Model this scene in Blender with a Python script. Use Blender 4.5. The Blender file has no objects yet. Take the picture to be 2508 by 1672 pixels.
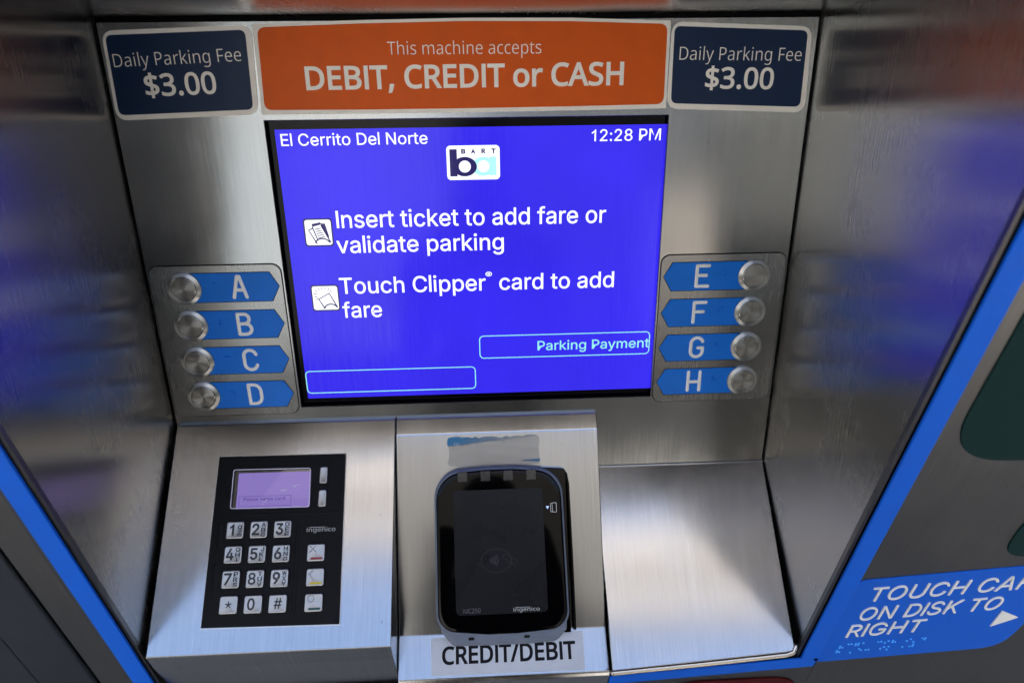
import bpy, bmesh, math, json, random
from mathutils import Matrix, Vector
from mathutils.geometry import tessellate_polygon
random.seed(7)
C = bpy.context.scene
COL = C.collection
R = math.radians
LEAN = R(17.4)
# machine frame (origin: middle of the display opening, x right, y into the machine, z up the leaning panel) -> world
MW = Matrix.Translation((0, 0, 1.25)) @ Matrix.Rotation(-LEAN, 4, 'X')

# ------------------------------------------------------------------ camera
cam_d = bpy.data.cameras.new('camera'); cam = bpy.data.objects.new('camera', cam_d); COL.objects.link(cam)
cam_d.sensor_width = 36; cam_d.lens = 24.0867; cam_d.clip_start = .01; cam_d.clip_end = 500
from mathutils import Euler
cam.matrix_world = MW @ Matrix.Translation((0.00702, -0.57115, 0.14566)) @ Euler((R(69.6985), R(.65137), R(-2.76869)), 'XYZ').to_matrix().to_4x4()
cam_d.dof.use_dof = True; cam_d.dof.focus_distance = .57; cam_d.dof.aperture_fstop = 5.0
C.camera = cam
# ------------------------------------------------------------------ sky, sun, exposure
SUN_EL, SUN_AZ = 58, 14          # the sun stands behind the machine, so the machine is in its own shade
wd = bpy.data.worlds.new('World'); C.world = wd; wd.use_nodes = True
nt = wd.node_tree; bg = nt.nodes['Background']
sk = nt.nodes.new('ShaderNodeTexSky'); sk.sky_type = 'NISHITA'; sk.sun_disc = False
sk.sun_elevation = R(SUN_EL); sk.sun_rotation = R(SUN_AZ); sk.dust_density = 2.5
nt.links.new(sk.outputs[0], bg.inputs[0]); bg.inputs[1].default_value = .08
sl = bpy.data.lights.new('sun', 'SUN'); sl.energy = 4.5; sl.angle = R(.5); sl.color = (1, .95, .88)
so = bpy.data.objects.new('sun', sl); COL.objects.link(so)
sd = Vector((math.sin(R(SUN_AZ)) * math.cos(R(SUN_EL)), math.cos(R(SUN_AZ)) * math.cos(R(SUN_EL)), math.sin(R(SUN_EL))))
so.rotation_euler = sd.to_track_quat('Z', 'Y').to_euler(); so.location = sd * 20
C.view_settings.view_transform = 'Standard'; C.view_settings.look = 'None'
EXPO = 3.3
C.view_settings.exposure = EXPO; C.view_settings.gamma = 1
EM = 2 ** -EXPO
C.cycles.use_denoising = True
C.cycles.max_bounces = 10

# ------------------------------------------------------------------ materials
def srgb(r, g, b):
    f = lambda c: (c / 255 / 12.92) if c <= 10 else ((c / 255 + .055) / 1.055) ** 2.4
    return (f(r), f(g), f(b), 1)
def mat(name, col, rough=.5, metal=0, spec=.5, emit=None, es=0, coat=0, bump=0, bscale=800, var=0, vscale=60):
    m = bpy.data.materials.new(name); m.use_nodes = True; t = m.node_tree; p = t.nodes['Principled BSDF']
    p.inputs['Base Color'].default_value = tuple(col)[:3] + (1,)
    p.inputs['Roughness'].default_value = rough; p.inputs['Metallic'].default_value = metal
    p.inputs['Specular IOR Level'].default_value = spec
    p.inputs['Coat Weight'].default_value = coat; p.inputs['Coat Roughness'].default_value = .05
    if emit:
        p.inputs['Emission Color'].default_value = tuple(emit)[:3] + (1,); p.inputs['Emission Strength'].default_value = es
    tc = t.nodes.new('ShaderNodeTexCoord')
    if bump:
        n = t.nodes.new('ShaderNodeTexNoise'); n.inputs['Scale'].default_value = bscale; n.inputs['Detail'].default_value = 3
        b = t.nodes.new('ShaderNodeBump'); b.inputs['Strength'].default_value = bump; b.inputs['Distance'].default_value = .0004
        t.links.new(tc.outputs['Object'], n.inputs['Vector']); t.links.new(n.outputs[0], b.inputs['Height']); t.links.new(b.outputs[0], p.inputs['Normal'])
    if var:
        n = t.nodes.new('ShaderNodeTexNoise'); n.inputs['Scale'].default_value = vscale; n.inputs['Detail'].default_value = 5
        mx = t.nodes.new('ShaderNodeMix'); mx.data_type = 'RGBA'; mx.blend_type = 'MULTIPLY'
        mr = t.nodes.new('ShaderNodeMapRange'); mr.inputs[1].default_value = .3; mr.inputs[2].default_value = .7
        mr.inputs[3].default_value = 1 - var; mr.inputs[4].default_value = 1
        t.links.new(tc.outputs['Object'], n.inputs['Vector']); t.links.new(n.outputs[0], mr.inputs[0])
        mx.inputs[0].default_value = 1; mx.inputs[6].default_value = tuple(col)[:3] + (1,)
        t.links.new(mr.outputs[0], mx.inputs[7]); t.links.new(mx.outputs[2], p.inputs['Base Color'])
        r2 = t.nodes.new('ShaderNodeMapRange'); r2.inputs[3].default_value = rough * .85; r2.inputs[4].default_value = min(1, rough * 1.3)
        t.links.new(n.outputs[0], r2.inputs[0]); t.links.new(r2.outputs[0], p.inputs['Roughness'])
    return m
def steel(name, col=(.42, .42, .41), rough=.3, aniso=.75, grain=(1, 0, 0), bump=.09, fine=950, amp=.80):
    """brushed stainless steel: grooves run square to `grain` (a direction of the part's own frame)"""
    m = bpy.data.materials.new(name); m.use_nodes = True; t = m.node_tree; p = t.nodes['Principled BSDF']
    N, L = t.nodes.new, t.links.new
    p.inputs['Metallic'].default_value = 1; p.inputs['Anisotropic'].default_value = aniso
    tc = N('ShaderNodeTexCoord'); mp = N('ShaderNodeMapping')
    mp.inputs['Scale'].default_value = (fine if grain[0] else 14, fine if grain[1] else 14, fine if grain[2] else 14)
    mp.inputs['Rotation'].default_value = (0, 0, 0)
    L(tc.outputs['Object'], mp.inputs[0])
    n1 = N('ShaderNodeTexNoise'); n1.inputs['Scale'].default_value = 1; n1.inputs['Detail'].default_value = 4; n1.inputs['Roughness'].default_value = .65
    L(mp.outputs[0], n1.inputs['Vector'])
    n2 = N('ShaderNodeTexNoise'); n2.inputs['Scale'].default_value = 14; n2.inputs['Detail'].default_value = 6
    L(tc.outputs['Object'], n2.inputs['Vector'])
    mp3 = N('ShaderNodeMapping'); mp3.inputs['Scale'].default_value = (420 if grain[0] else 7, 420 if grain[1] else 7, 420 if grain[2] else 7)
    L(tc.outputs['Object'], mp3.inputs[0])
    n3 = N('ShaderNodeTexNoise'); n3.inputs['Scale'].default_value = 1; n3.inputs['Detail'].default_value = 3; L(mp3.outputs[0], n3.inputs['Vector'])
    def rng(src, lo, hi, a=.3, b=.7):
        r = N('ShaderNodeMapRange'); r.inputs[1].default_value = a; r.inputs[2].default_value = b; r.inputs[3].default_value = lo; r.inputs[4].default_value = hi
        L(src, r.inputs[0]); return r.outputs[0]
    def mul(a, b):
        x = N('ShaderNodeMath'); x.operation = 'MULTIPLY'; L(a, x.inputs[0]); L(b, x.inputs[1]); return x.outputs[0]
    rr = mul(rng(n2.outputs[0], rough * .88, rough * 1.18), rng(n1.outputs[0], .93, 1.07))
    L(rr, p.inputs['Roughness'])
    cc = mul(mul(rng(n1.outputs[0], amp, 1.0), rng(n3.outputs[0], .96, 1.0)), rng(n2.outputs[0], .93, 1.0))
    sk_ = N('ShaderNodeTexNoise'); sk_.inputs['Scale'].default_value = 260; sk_.inputs['Detail'].default_value = 2; L(tc.outputs['Object'], sk_.inputs['Vector'])
    cc = mul(cc, rng(sk_.outputs[0], 1, .35, .735, .77))
    mp5 = N('ShaderNodeMapping'); mp5.inputs['Rotation'].default_value = (.3, .2, .55); mp5.inputs['Scale'].default_value = (700, 14, 14); L(tc.outputs['Object'], mp5.inputs[0])
    n5 = N('ShaderNodeTexNoise'); n5.inputs['Scale'].default_value = 1; n5.inputs['Detail'].default_value = 1; L(mp5.outputs[0], n5.inputs['Vector'])
    cc = mul(cc, rng(n5.outputs[0], 1, 1.35, .74, .78))
    vm = N('ShaderNodeVectorMath'); vm.operation = 'SCALE'; vm.inputs[0].default_value = col; L(cc, vm.inputs['Scale']); L(vm.outputs[0], p.inputs['Base Color'])
    b = N('ShaderNodeBump'); b.inputs['Strength'].default_value = bump; b.inputs['Distance'].default_value = .00012
    L(n1.outputs[0], b.inputs['Height'])
    # faint dents: a hand-bent sheet is never flat
    n4 = N('ShaderNodeTexNoise'); n4.inputs['Scale'].default_value = 4; n4.inputs['Detail'].default_value = 1; L(tc.outputs['Object'], n4.inputs['Vector'])
    b2 = N('ShaderNodeBump'); b2.inputs['Strength'].default_value = .22; b2.inputs['Distance'].default_value = .004
    L(n4.outputs[0], b2.inputs['Height']); L(b2.outputs[0], b.inputs['Normal'])
    L(b.outputs[0], p.inputs['Normal'])
    cv = N('ShaderNodeCombineXYZ')
    for i in range(3): cv.inputs[i].default_value = grain[i]
    vt = N('ShaderNodeVectorTransform'); vt.vector_type = 'VECTOR'; vt.convert_from = 'OBJECT'; vt.convert_to = 'WORLD'
    L(cv.outputs[0], vt.inputs[0]); L(vt.outputs[0], p.inputs['Tangent'])
    return m
def spun(name, col=(.52, .52, .5), rough=.28):
    """lathe-turned steel: circular grooves round the part's own z axis"""
    m = bpy.data.materials.new(name); m.use_nodes = True; t = m.node_tree; p = t.nodes['Principled BSDF']; L = t.links.new
    p.inputs['Metallic'].default_value = 1; p.inputs['Roughness'].default_value = rough; p.inputs['Anisotropic'].default_value = .85
    p.inputs['Base Color'].default_value = col + (1,)
    tc = t.nodes.new('ShaderNodeTexCoord'); sp = t.nodes.new('ShaderNodeVectorMath'); sp.operation = 'MULTIPLY'; sp.inputs[1].default_value = (1, 1, 0)
    L(tc.outputs['Object'], sp.inputs[0])
    nrm = t.nodes.new('ShaderNodeVectorMath'); nrm.operation = 'NORMALIZE'; L(sp.outputs[0], nrm.inputs[0])
    vt = t.nodes.new('ShaderNodeVectorTransform'); vt.vector_type = 'VECTOR'; vt.convert_from = 'OBJECT'; vt.convert_to = 'WORLD'
    L(nrm.outputs[0], vt.inputs[0]); L(vt.outputs[0], p.inputs['Tangent'])
    ln = t.nodes.new('ShaderNodeVectorMath'); ln.operation = 'LENGTH'; L(sp.outputs[0], ln.inputs[0])
    n = t.nodes.new('ShaderNodeTexNoise'); n.noise_dimensions = '1D'; n.inputs['Scale'].default_value = 4000; L(ln.outputs['Value'], n.inputs['W'])
    b = t.nodes.new('ShaderNodeBump'); b.inputs['Strength'].default_value = .1; b.inputs['Distance'].default_value = .0001
    L(n.outputs[0], b.inputs['Height']); L(b.outputs[0], p.inputs['Normal'])
    return m
def emis(name, col, s=1.0, rough=.08):
    return mat(name, (.003, .003, .004), rough, 0, .22, col, s * EM)

M = dict(
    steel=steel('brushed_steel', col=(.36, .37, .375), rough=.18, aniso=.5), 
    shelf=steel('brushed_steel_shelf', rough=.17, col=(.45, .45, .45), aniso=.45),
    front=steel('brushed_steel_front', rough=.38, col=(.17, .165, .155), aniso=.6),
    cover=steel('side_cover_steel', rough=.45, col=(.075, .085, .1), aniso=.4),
    plate=steel('button_plate_steel', rough=.25, bump=.03, col=(.33, .335, .335), fine=1200, amp=.9),
    spun=spun('turned_steel'), spun_cap=spun('turned_steel_cap', (.5, .5, .48), .24),
    dark=mat('dark_gap', (.006, .006, .006), .8, spec=.2), gasket=mat('rubber_gasket', (.02, .022, .024), .55),
    navy=mat('navy_print', srgb(4, 36, 72), .4, spec=.3, var=.1), orange=mat('orange_print', srgb(222, 92, 10), .46, spec=.25, var=.08),
    cream=mat('white_vinyl', srgb(246, 241, 232), .42, spec=.3, var=.06), sticktext=mat('white_print', srgb(246, 241, 232), .45, spec=.3),
    blue=mat('blue_label_plastic', srgb(4, 110, 208), .42, spec=.25, bump=.05, var=.08), letter=mat('raised_white_plastic', srgb(240, 237, 228), .42, var=.05),
    trim=mat('blue_trim_vinyl', srgb(0, 96, 212), .45, spec=.2, var=.08), bracket=mat('blue_sign_plastic', srgb(2, 92, 204), .5, spec=.2, bump=.04, var=.05),
    lcd=emis('lcd_blue', (.040, .026, .90), 1.0, .12), white_em=emis('lcd_white', (.93, .95, 1.0), 1.25), mint=emis('lcd_mint', (.36, .95, .88), 1.0),
    lcd_navy=emis('lcd_navy', (.028, .022, .13), 1.0), lcd_cyan=emis('lcd_cyan', (.5, 1.0, 1.0), 1.0), lcd_black=mat('screen_margin', (.0015, .0012, .003), .12, spec=.15),
    black=mat('black_plastic', (.004, .004, .0045), .5, spec=.15, bump=.05, bscale=1500, var=.1), gloss=mat('black_glass', (.001, .001, .0012), .05, spec=.2),
    tint=mat('smoked_window', (.0125, .0125, .0150), .25, spec=.2, var=.25, vscale=25), etched=mat('etched_grey', (.1, .1, .105), .4), faint=mat('faint_print', (.035, .035, .04), .3),
    print_w=mat('light_grey_print', srgb(190, 190, 186), .5), grey=mat('grey_plastic', srgb(112, 120, 134), .5, spec=.3, bump=.05, var=.12),
    key=mat('metal_key', (.43, .42, .40), .36, metal=1, bump=.08, bscale=2500, var=.12, vscale=200), ink=mat('black_ink', (.006, .006, .006), .4),
    red=mat('red_mark', srgb(140, 14, 20), .4), yellow=mat('yellow_mark', srgb(205, 185, 20), .4), green=mat('green_mark', srgb(8, 70, 52), .4),
    purple=emis('small_lcd_violet', (.235, .17, .5), 1.0, .05), purple_ink=mat('small_lcd_ink', (.03, .01, .12), .3, emit=(.045, .02, .18), es=EM * .9),
    window=mat('clear_window_edge', (.02, .02, .02), .06, spec=.8),
    teal_plate=mat('dark_green_sign_plastic', srgb(0, 40, 38), .6, spec=.15, bump=.04), red_plate=mat('dark_red_sign_plastic', srgb(70, 6, 8), .6, spec=.15, bump=.04),
    label=mat('silver_label', srgb(205, 208, 214), .35, var=.1, vscale=40), ltext=mat('black_print', (.006, .005, .008), .6, spec=.15),
    glow=emis('lit_triangle', (.45, .6, 1.0), 1.2), clear=mat('acrylic_tab', (.03, .03, .032), .12, spec=.6, var=.5, vscale=300),
)
def worn():
    m = mat('worn_sticker_film', (.3, .3, .28), .5); t = m.node_tree; p = t.nodes['Principled BSDF']; N, L = t.nodes.new, t.links.new
    tc = N('ShaderNodeTexCoord'); sx = N('ShaderNodeSeparateXYZ'); L(tc.outputs['Object'], sx.inputs[0])
    mp = N('ShaderNodeMapping'); mp.inputs['Scale'].default_value = (25, 220, 1); L(tc.outputs['Object'], mp.inputs[0])
    n = N('ShaderNodeTexNoise'); n.inputs['Scale'].default_value = 1; n.inputs['Detail'].default_value = 6; L(mp.outputs[0], n.inputs['Vector'])
    r1 = N('ShaderNodeValToRGB'); r1.color_ramp.elements[0].color = (.25, .245, .22, 1); r1.color_ramp.elements[0].position = .35
    r1.color_ramp.elements[1].color = (.37, .385, .37, 1); r1.color_ramp.elements[1].position = .6; L(n.outputs[0], r1.inputs[0])
    # what is left of the blue print: a ragged band along the top (longer at the left) and a smear low on the right
    def mth(op, a, b):
        x = N('ShaderNodeMath'); x.operation = op
        for i, v in enumerate((a, b)):
            if isinstance(v, (int, float)): x.inputs[i].default_value = v
            else: L(v, x.inputs[i])
        return x.outputs[0]
    X, Y = sx.outputs[0], sx.outputs[1]
    edge = mth('ADD', mth('MULTIPLY', X, .075), mth('ADD', mth('MULTIPLY', n.outputs[0], .004), -.0118))
    band = N('ShaderNodeMapRange'); L(mth('SUBTRACT', Y, edge), band.inputs[0]); band.inputs[1].default_value = 0; band.inputs[2].default_value = .0016
    fade = N('ShaderNodeMapRange'); L(X, fade.inputs[0]); fade.inputs[1].default_value = -.02; fade.inputs[2].default_value = .03; fade.inputs[3].default_value = 1; fade.inputs[4].default_value = .3
    f1 = mth('MULTIPLY', band.outputs[0], fade.outputs[0])
    g1 = N('ShaderNodeMapRange'); L(mth('ABSOLUTE', mth('ADD', Y, .0262), 0), g1.inputs[0]); g1.inputs[1].default_value = .0006; g1.inputs[2].default_value = .0014; g1.inputs[3].default_value = 1; g1.inputs[4].default_value = 0
    g2 = N('ShaderNodeMapRange'); L(X, g2.inputs[0]); g2.inputs[1].default_value = .034; g2.inputs[2].default_value = .05
    f = mth('MAXIMUM', f1, mth('MULTIPLY', g1.outputs[0], g2.outputs[0]))
    mx = N('ShaderNodeMix'); mx.data_type = 'RGBA'; L(f, mx.inputs[0]); L(r1.outputs[0], mx.inputs[6]); mx.inputs[7].default_value = srgb(40, 118, 160)
    L(mx.outputs[2], p.inputs['Base Color'])
    al = N('ShaderNodeMapRange'); al.inputs[3].default_value = .30; al.inputs[4].default_value = .92; L(f, al.inputs[0]); L(al.outputs[0], p.inputs['Alpha'])
    return m
M['worn'] = worn()
def lcd_texture(m):
    # the backlight is a little uneven and the pixel rows beat faintly; the cover glass is wiped and scratched
    t = m.node_tree; p = t.nodes['Principled BSDF']; N, L = t.nodes.new, t.links.new
    tc = N('ShaderNodeTexCoord'); w = N('ShaderNodeTexWave'); w.bands_direction = 'DIAGONAL'; w.inputs['Scale'].default_value = 190; w.inputs['Distortion'].default_value = 1.5; w.inputs['Detail'].default_value = 1
    L(tc.outputs['Object'], w.inputs['Vector'])
    n = N('ShaderNodeTexNoise'); n.inputs['Scale'].default_value = 9; n.inputs['Detail'].default_value = 3; L(tc.outputs['Object'], n.inputs['Vector'])
    r1 = N('ShaderNodeMapRange'); r1.inputs[3].default_value = .94; r1.inputs[4].default_value = 1.05; L(w.outputs['Fac'], r1.inputs[0])
    r2 = N('ShaderNodeMapRange'); r2.inputs[1].default_value = .3; r2.inputs[2].default_value = .7; r2.inputs[3].default_value = .88; r2.inputs[4].default_value = 1.06; L(n.outputs[0], r2.inputs[0])
    x = N('ShaderNodeMath'); x.operation = 'MULTIPLY'; L(r1.outputs[0], x.inputs[0]); L(r2.outputs[0], x.inputs[1])
    y = N('ShaderNodeMath'); y.operation = 'MULTIPLY'; L(x.outputs[0], y.inputs[0]); y.inputs[1].default_value = p.inputs['Emission Strength'].default_value; L(y.outputs[0], p.inputs['Emission Strength'])
    mp = N('ShaderNodeMapping'); mp.inputs['Rotation'].default_value = (0, 0, .6); mp.inputs['Scale'].default_value = (500, 18, 18); L(tc.outputs['Object'], mp.inputs[0])
    n2 = N('ShaderNodeTexNoise'); n2.inputs['Scale'].default_value = 1; n2.inputs['Detail'].default_value = 2; L(mp.outputs[0], n2.inputs['Vector'])
    r3 = N('ShaderNodeMapRange'); r3.inputs[1].default_value = .35; r3.inputs[2].default_value = .8; r3.inputs[3].default_value = .08; r3.inputs[4].default_value = .22; L(n2.outputs[0], r3.inputs[0]); L(r3.outputs[0], p.inputs['Roughness'])
lcd_texture(M['lcd']); 

# ------------------------------------------------------------------ frames: each surface of the machine has its own x / up / outward axes
def frame(oy, oz, ang):
    a = R(ang); U = Vector((0, math.sin(a), math.cos(a))); N = Vector((0, -math.cos(a), math.sin(a))); X = Vector((1, 0, 0))
    m = Matrix(((X.x, U.x, N.x, 0), (X.y, U.y, N.y, oy), (X.z, U.z, N.z, oz), (0, 0, 0, 1)))
    return MW @ m
PAN = frame(0, 0, 0)
FRO = frame(-.2162, 0, -17.4)
HOU = frame(-.004, -.1367, 41.2)
CEN = frame(-.01401, -.14814, 25.85)
LOW = frame(-.0905, -.306, 43.3)
SHE = frame(0, -.195, 44.4)

# ------------------------------------------------------------------ objects
def link(name, bm, mats, parent=None, fr=None, loc=(0, 0, 0), smooth=False, rot=0):
    me = bpy.data.meshes.new(name)
    bmesh.ops.recalc_face_normals(bm, faces=bm.faces) if smooth != 'keep' else None
    bm.to_mesh(me); bm.free()
    for m in (mats if isinstance(mats, (list, tuple)) else [mats]): me.materials.append(m)
    if smooth is True or smooth == 'keep':
        for f in me.polygons: f.use_smooth = True
    o = bpy.data.objects.new(name, me); COL.objects.link(o)
    place(o, parent, fr, loc, rot); return o
def place(o, parent=None, fr=None, loc=(0, 0, 0), rot=0):
    L = Matrix.Translation(loc) @ Matrix.Rotation(rot, 4, 'Z')
    if parent is not None:
        o.parent = parent; o.matrix_parent_inverse = Matrix.Identity(4)
        if fr is not None: o.matrix_basis = WM[parent.name].inverted() @ fr @ L
        else: o.matrix_basis = L
        WM[o.name] = WM[parent.name] @ o.matrix_basis
    else:
        o.matrix_world = (fr if fr is not None else Matrix.Identity(4)) @ L
        WM[o.name] = o.matrix_world.copy()
WM = {}
def thing(name, label, cat, fr=None, loc=(0, 0, 0), group=None, rot=0):
    o = bpy.data.objects.new(name, None); COL.objects.link(o); o.empty_display_size = .02
    place(o, None, fr, loc, rot); o['label'] = label; o['category'] = cat
    if group: o['group'] = group
    return o
def tag(o, label, cat, group=None):
    o['label'] = label; o['category'] = cat
    if group: o['group'] = group
    return o
def struct(o): o['kind'] = 'structure'; return o

# ------------------------------------------------------------------ shapes
def rrect(w, h, r, n=5, cx=0, cy=0):
    r = min(r, w / 2 - 1e-6, h / 2 - 1e-6); P = []
    for k, (sx, sy) in enumerate(((1, 1), (-1, 1), (-1, -1), (1, -1))):
        for i in range(n + 1):
            a = math.pi / 2 * (k + i / n); P.append((cx + sx * (w / 2 - r) + r * math.cos(a), cy + sy * (h / 2 - r) + r * math.sin(a)))
    return P
def rquad(c, r, n=5):
    """quad (any four corners, in order) with rounded corners"""
    P = []; c = [Vector(q) for q in c]
    for i in range(len(c)):
        a, b, d = c[i - 1], c[i], c[(i + 1) % len(c)]
        rr = r[i] if isinstance(r, (list, tuple)) else r
        if rr <= 0: P.append(tuple(b)); continue
        u = (a - b).normalized(); v = (d - b).normalized()
        p0, p2 = b + u * rr, b + v * rr
        for k in range(n + 1):
            t = k / n; q = p0 * (1 - t) ** 2 + b * 2 * t * (1 - t) * .42 / .5 * .5 + b * 2 * t * (1 - t) * (1 - .42) + p2 * t * t
            P.append((q.x, q.y))
    return P
def fill(bm, loops, z, mi=0, flip=False):
    """flat face(s) from an outer loop and holes"""
    tris = tessellate_polygon([[Vector((x, y, 0)) for x, y in l] for l in loops])
    vs = [bm.verts.new((x, y, z)) for l in loops for x, y in l]
    for t in tris:
        a, b, c = (vs[i] for i in t)
        try: f = bm.faces.new((a, b, c))
        except ValueError: continue
        f.normal_update()
        if (f.normal.z < 0) != flip: f.normal_flip()
        f.material_index = mi
    k = 0; out = []
    for l in loops: out.append(vs[k:k + len(l)]); k += len(l)
    return out
def slab(bm, loops, z0, z1, mi=0, bev=0, back=False, side_mi=None):
    """plate with thickness, optional small chamfer on the outer loop"""
    def inset(l, d):
        n = len(l); out = []
        A = sum(l[i][0] * l[(i + 1) % n][1] - l[(i + 1) % n][0] * l[i][1] for i in range(n)); s = 1 if A > 0 else -1
        for i in range(n):
            a, b, c = Vector(l[i - 1]), Vector(l[i]), Vector(l[(i + 1) % n])
            e1 = (b - a); e2 = (c - b)
            if e1.length < 1e-9: e1 = e2
            if e2.length < 1e-9: e2 = e1
            n1 = Vector((-e1.y, e1.x)).normalized() * s; n2 = Vector((-e2.y, e2.x)).normalized() * s
            m = (n1 + n2)
            m = m.normalized() if m.length > 1e-6 else n1
            k = max(.35, m.dot(n1)); q = b + m * (d / k); out.append((q.x, q.y))
        return out
    top = [inset(l, bev if i == 0 else -bev) if bev else l for i, l in enumerate(loops)]
    T = fill(bm, top, z1, mi)
    sm = mi if side_mi is None else side_mi
    for l, tv in zip(loops, T):
        n = len(l); prev = tv
        if bev:
            mid = [bm.verts.new((x, y, z1 - bev)) for x, y in l]
            for i in range(n): bm.faces.new((prev[i], prev[(i + 1) % n], mid[(i + 1) % n], mid[i])).material_index = sm
            prev = mid
        low = [bm.verts.new((x, y, z0)) for x, y in l]
        for i in range(n): bm.faces.new((prev[i], prev[(i + 1) % n], low[(i + 1) % n], low[i])).material_index = sm
    if back: fill(bm, loops, z0, mi, True)
def box(bm, x0, x1, y0, y1, z0, z1, mi=0):
    v = [bm.verts.new((x, y, z)) for z in (z0, z1) for y in (y0, y1) for x in (x0, x1)]
    for q in ((0, 2, 3, 1), (4, 5, 7, 6), (0, 1, 5, 4), (2, 6, 7, 3), (0, 4, 6, 2), (1, 3, 7, 5)): bm.faces.new([v[i] for i in q]).material_index = mi
def lathe(bm, prof, n=40, mis=None, cx=0, cy=0):
    rings = []
    for r, z in prof:
        rings.append([bm.verts.new((cx + r * math.cos(2 * math.pi * i / n), cy + r * math.sin(2 * math.pi * i / n), z)) for i in range(n)] if r > 0 else [bm.verts.new((cx, cy, z))])
    for k in range(len(rings) - 1):
        a, b = rings[k], rings[k + 1]
        for i in range(n):
            j = (i + 1) % n
            if len(a) == 1: f = bm.faces.new((a[0], b[j], b[i]))
            elif len(b) == 1: f = bm.faces.new((a[i], a[j], b[0]))
            else: f = bm.faces.new((a[i], a[j], b[j], b[i]))
            if mis: f.material_index = mis[k]
def prism(bm, sec, x0, x1, mi=0):
    """cross-section (y, z) swept along x; returns nothing"""
    a = [bm.verts.new((x0, y, z)) for y, z in sec]; b = [bm.verts.new((x1 if not callable(x1) else x1(y, z), y, z)) for y, z in sec]
    n = len(sec)
    for i in range(n): bm.faces.new((a[i], a[(i + 1) % n], b[(i + 1) % n], b[i])).material_index = mi
    bm.faces.new(a); bm.faces.new(b)
def bevel(bm, w=.001, seg=3, ang=20):
    bmesh.ops.recalc_face_normals(bm, faces=bm.faces); bm.normal_update()
    es = [e for e in bm.edges if len(e.link_faces) == 2 and e.calc_face_angle(0) > R(ang)]
    bmesh.ops.bevel(bm, geom=es, offset=w, segments=seg, profile=.5, affect='EDGES', clamp_overlap=True)
def stroke(bm, pts, w, flat=.5, z=0, n=8, closed=False):
    """rounded raised line: a half-sunk flattened tube with round ends and elbows"""
    r = w / 2
    for i, p in enumerate(pts):
        rings = []
        for a in range(n // 2 + 1):
            th = math.pi / 2 * a / (n // 2); rr = r * math.cos(th)
            rings.append([bm.verts.new((p[0] + rr * math.cos(2 * math.pi * k / (2 * n)), p[1] + rr * math.sin(2 * math.pi * k / (2 * n)), z + r * flat * math.sin(th))) for k in range(2 * n)] if rr > 1e-9 else [bm.verts.new((p[0], p[1], z + r * flat))])
        for a in range(len(rings) - 1):
            A, B = rings[a], rings[a + 1]
            for k in range(2 * n):
                j = (k + 1) % (2 * n)
                bm.faces.new((A[k], A[j], B[j], B[k]) if len(B) > 1 else (A[k], A[j], B[0]))
    seg = list(zip(pts, pts[1:])) + ([(pts[-1], pts[0])] if closed else [])
    for p, q in seg:
        d = Vector(q) - Vector(p)
        if d.length < 1e-7: continue
        u = Vector((-d.y, d.x)).normalized(); A = []; B = []
        for k in range(n + 1):
            th = math.pi * k / n; off = u * (r * math.cos(th)); h = z + r * flat * math.sin(th)
            A.append(bm.verts.new((p[0] + off.x, p[1] + off.y, h))); B.append(bm.verts.new((q[0] + off.x, q[1] + off.y, h)))
        for k in range(n): bm.faces.new((A[k], A[k + 1], B[k + 1], B[k]))
def arc(cx, cy, rx, ry, a0, a1, n=14): return [(cx + rx * math.cos(R(a0 + (a1 - a0) * i / n)), cy + ry * math.sin(R(a0 + (a1 - a0) * i / n))) for i in range(n + 1)]
def line(bm, pts, w, z, closed=False, mi=0):
    """flat printed line with mitred joints"""
    P = [Vector(p) for p in pts]; n = len(P); A = []; B = []
    for i in range(n):
        a = P[i - 1] if (i > 0 or closed) else P[i]; b = P[i]; c = P[(i + 1) % n] if (i < n - 1 or closed) else P[i]
        d = ((b - a).normalized() if (b - a).length > 1e-9 else Vector((0, 0))) + ((c - b).normalized() if (c - b).length > 1e-9 else Vector((0, 0)))
        d.normalize(); u = Vector((-d.y, d.x)) * w / 2
        A.append(bm.verts.new((b.x + u.x, b.y + u.y, z))); B.append(bm.verts.new((b.x - u.x, b.y - u.y, z)))
    for i in range(n if closed else n - 1):
        j = (i + 1) % n; f = bm.faces.new((A[i], B[i], B[j], A[j])); f.material_index = mi

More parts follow.
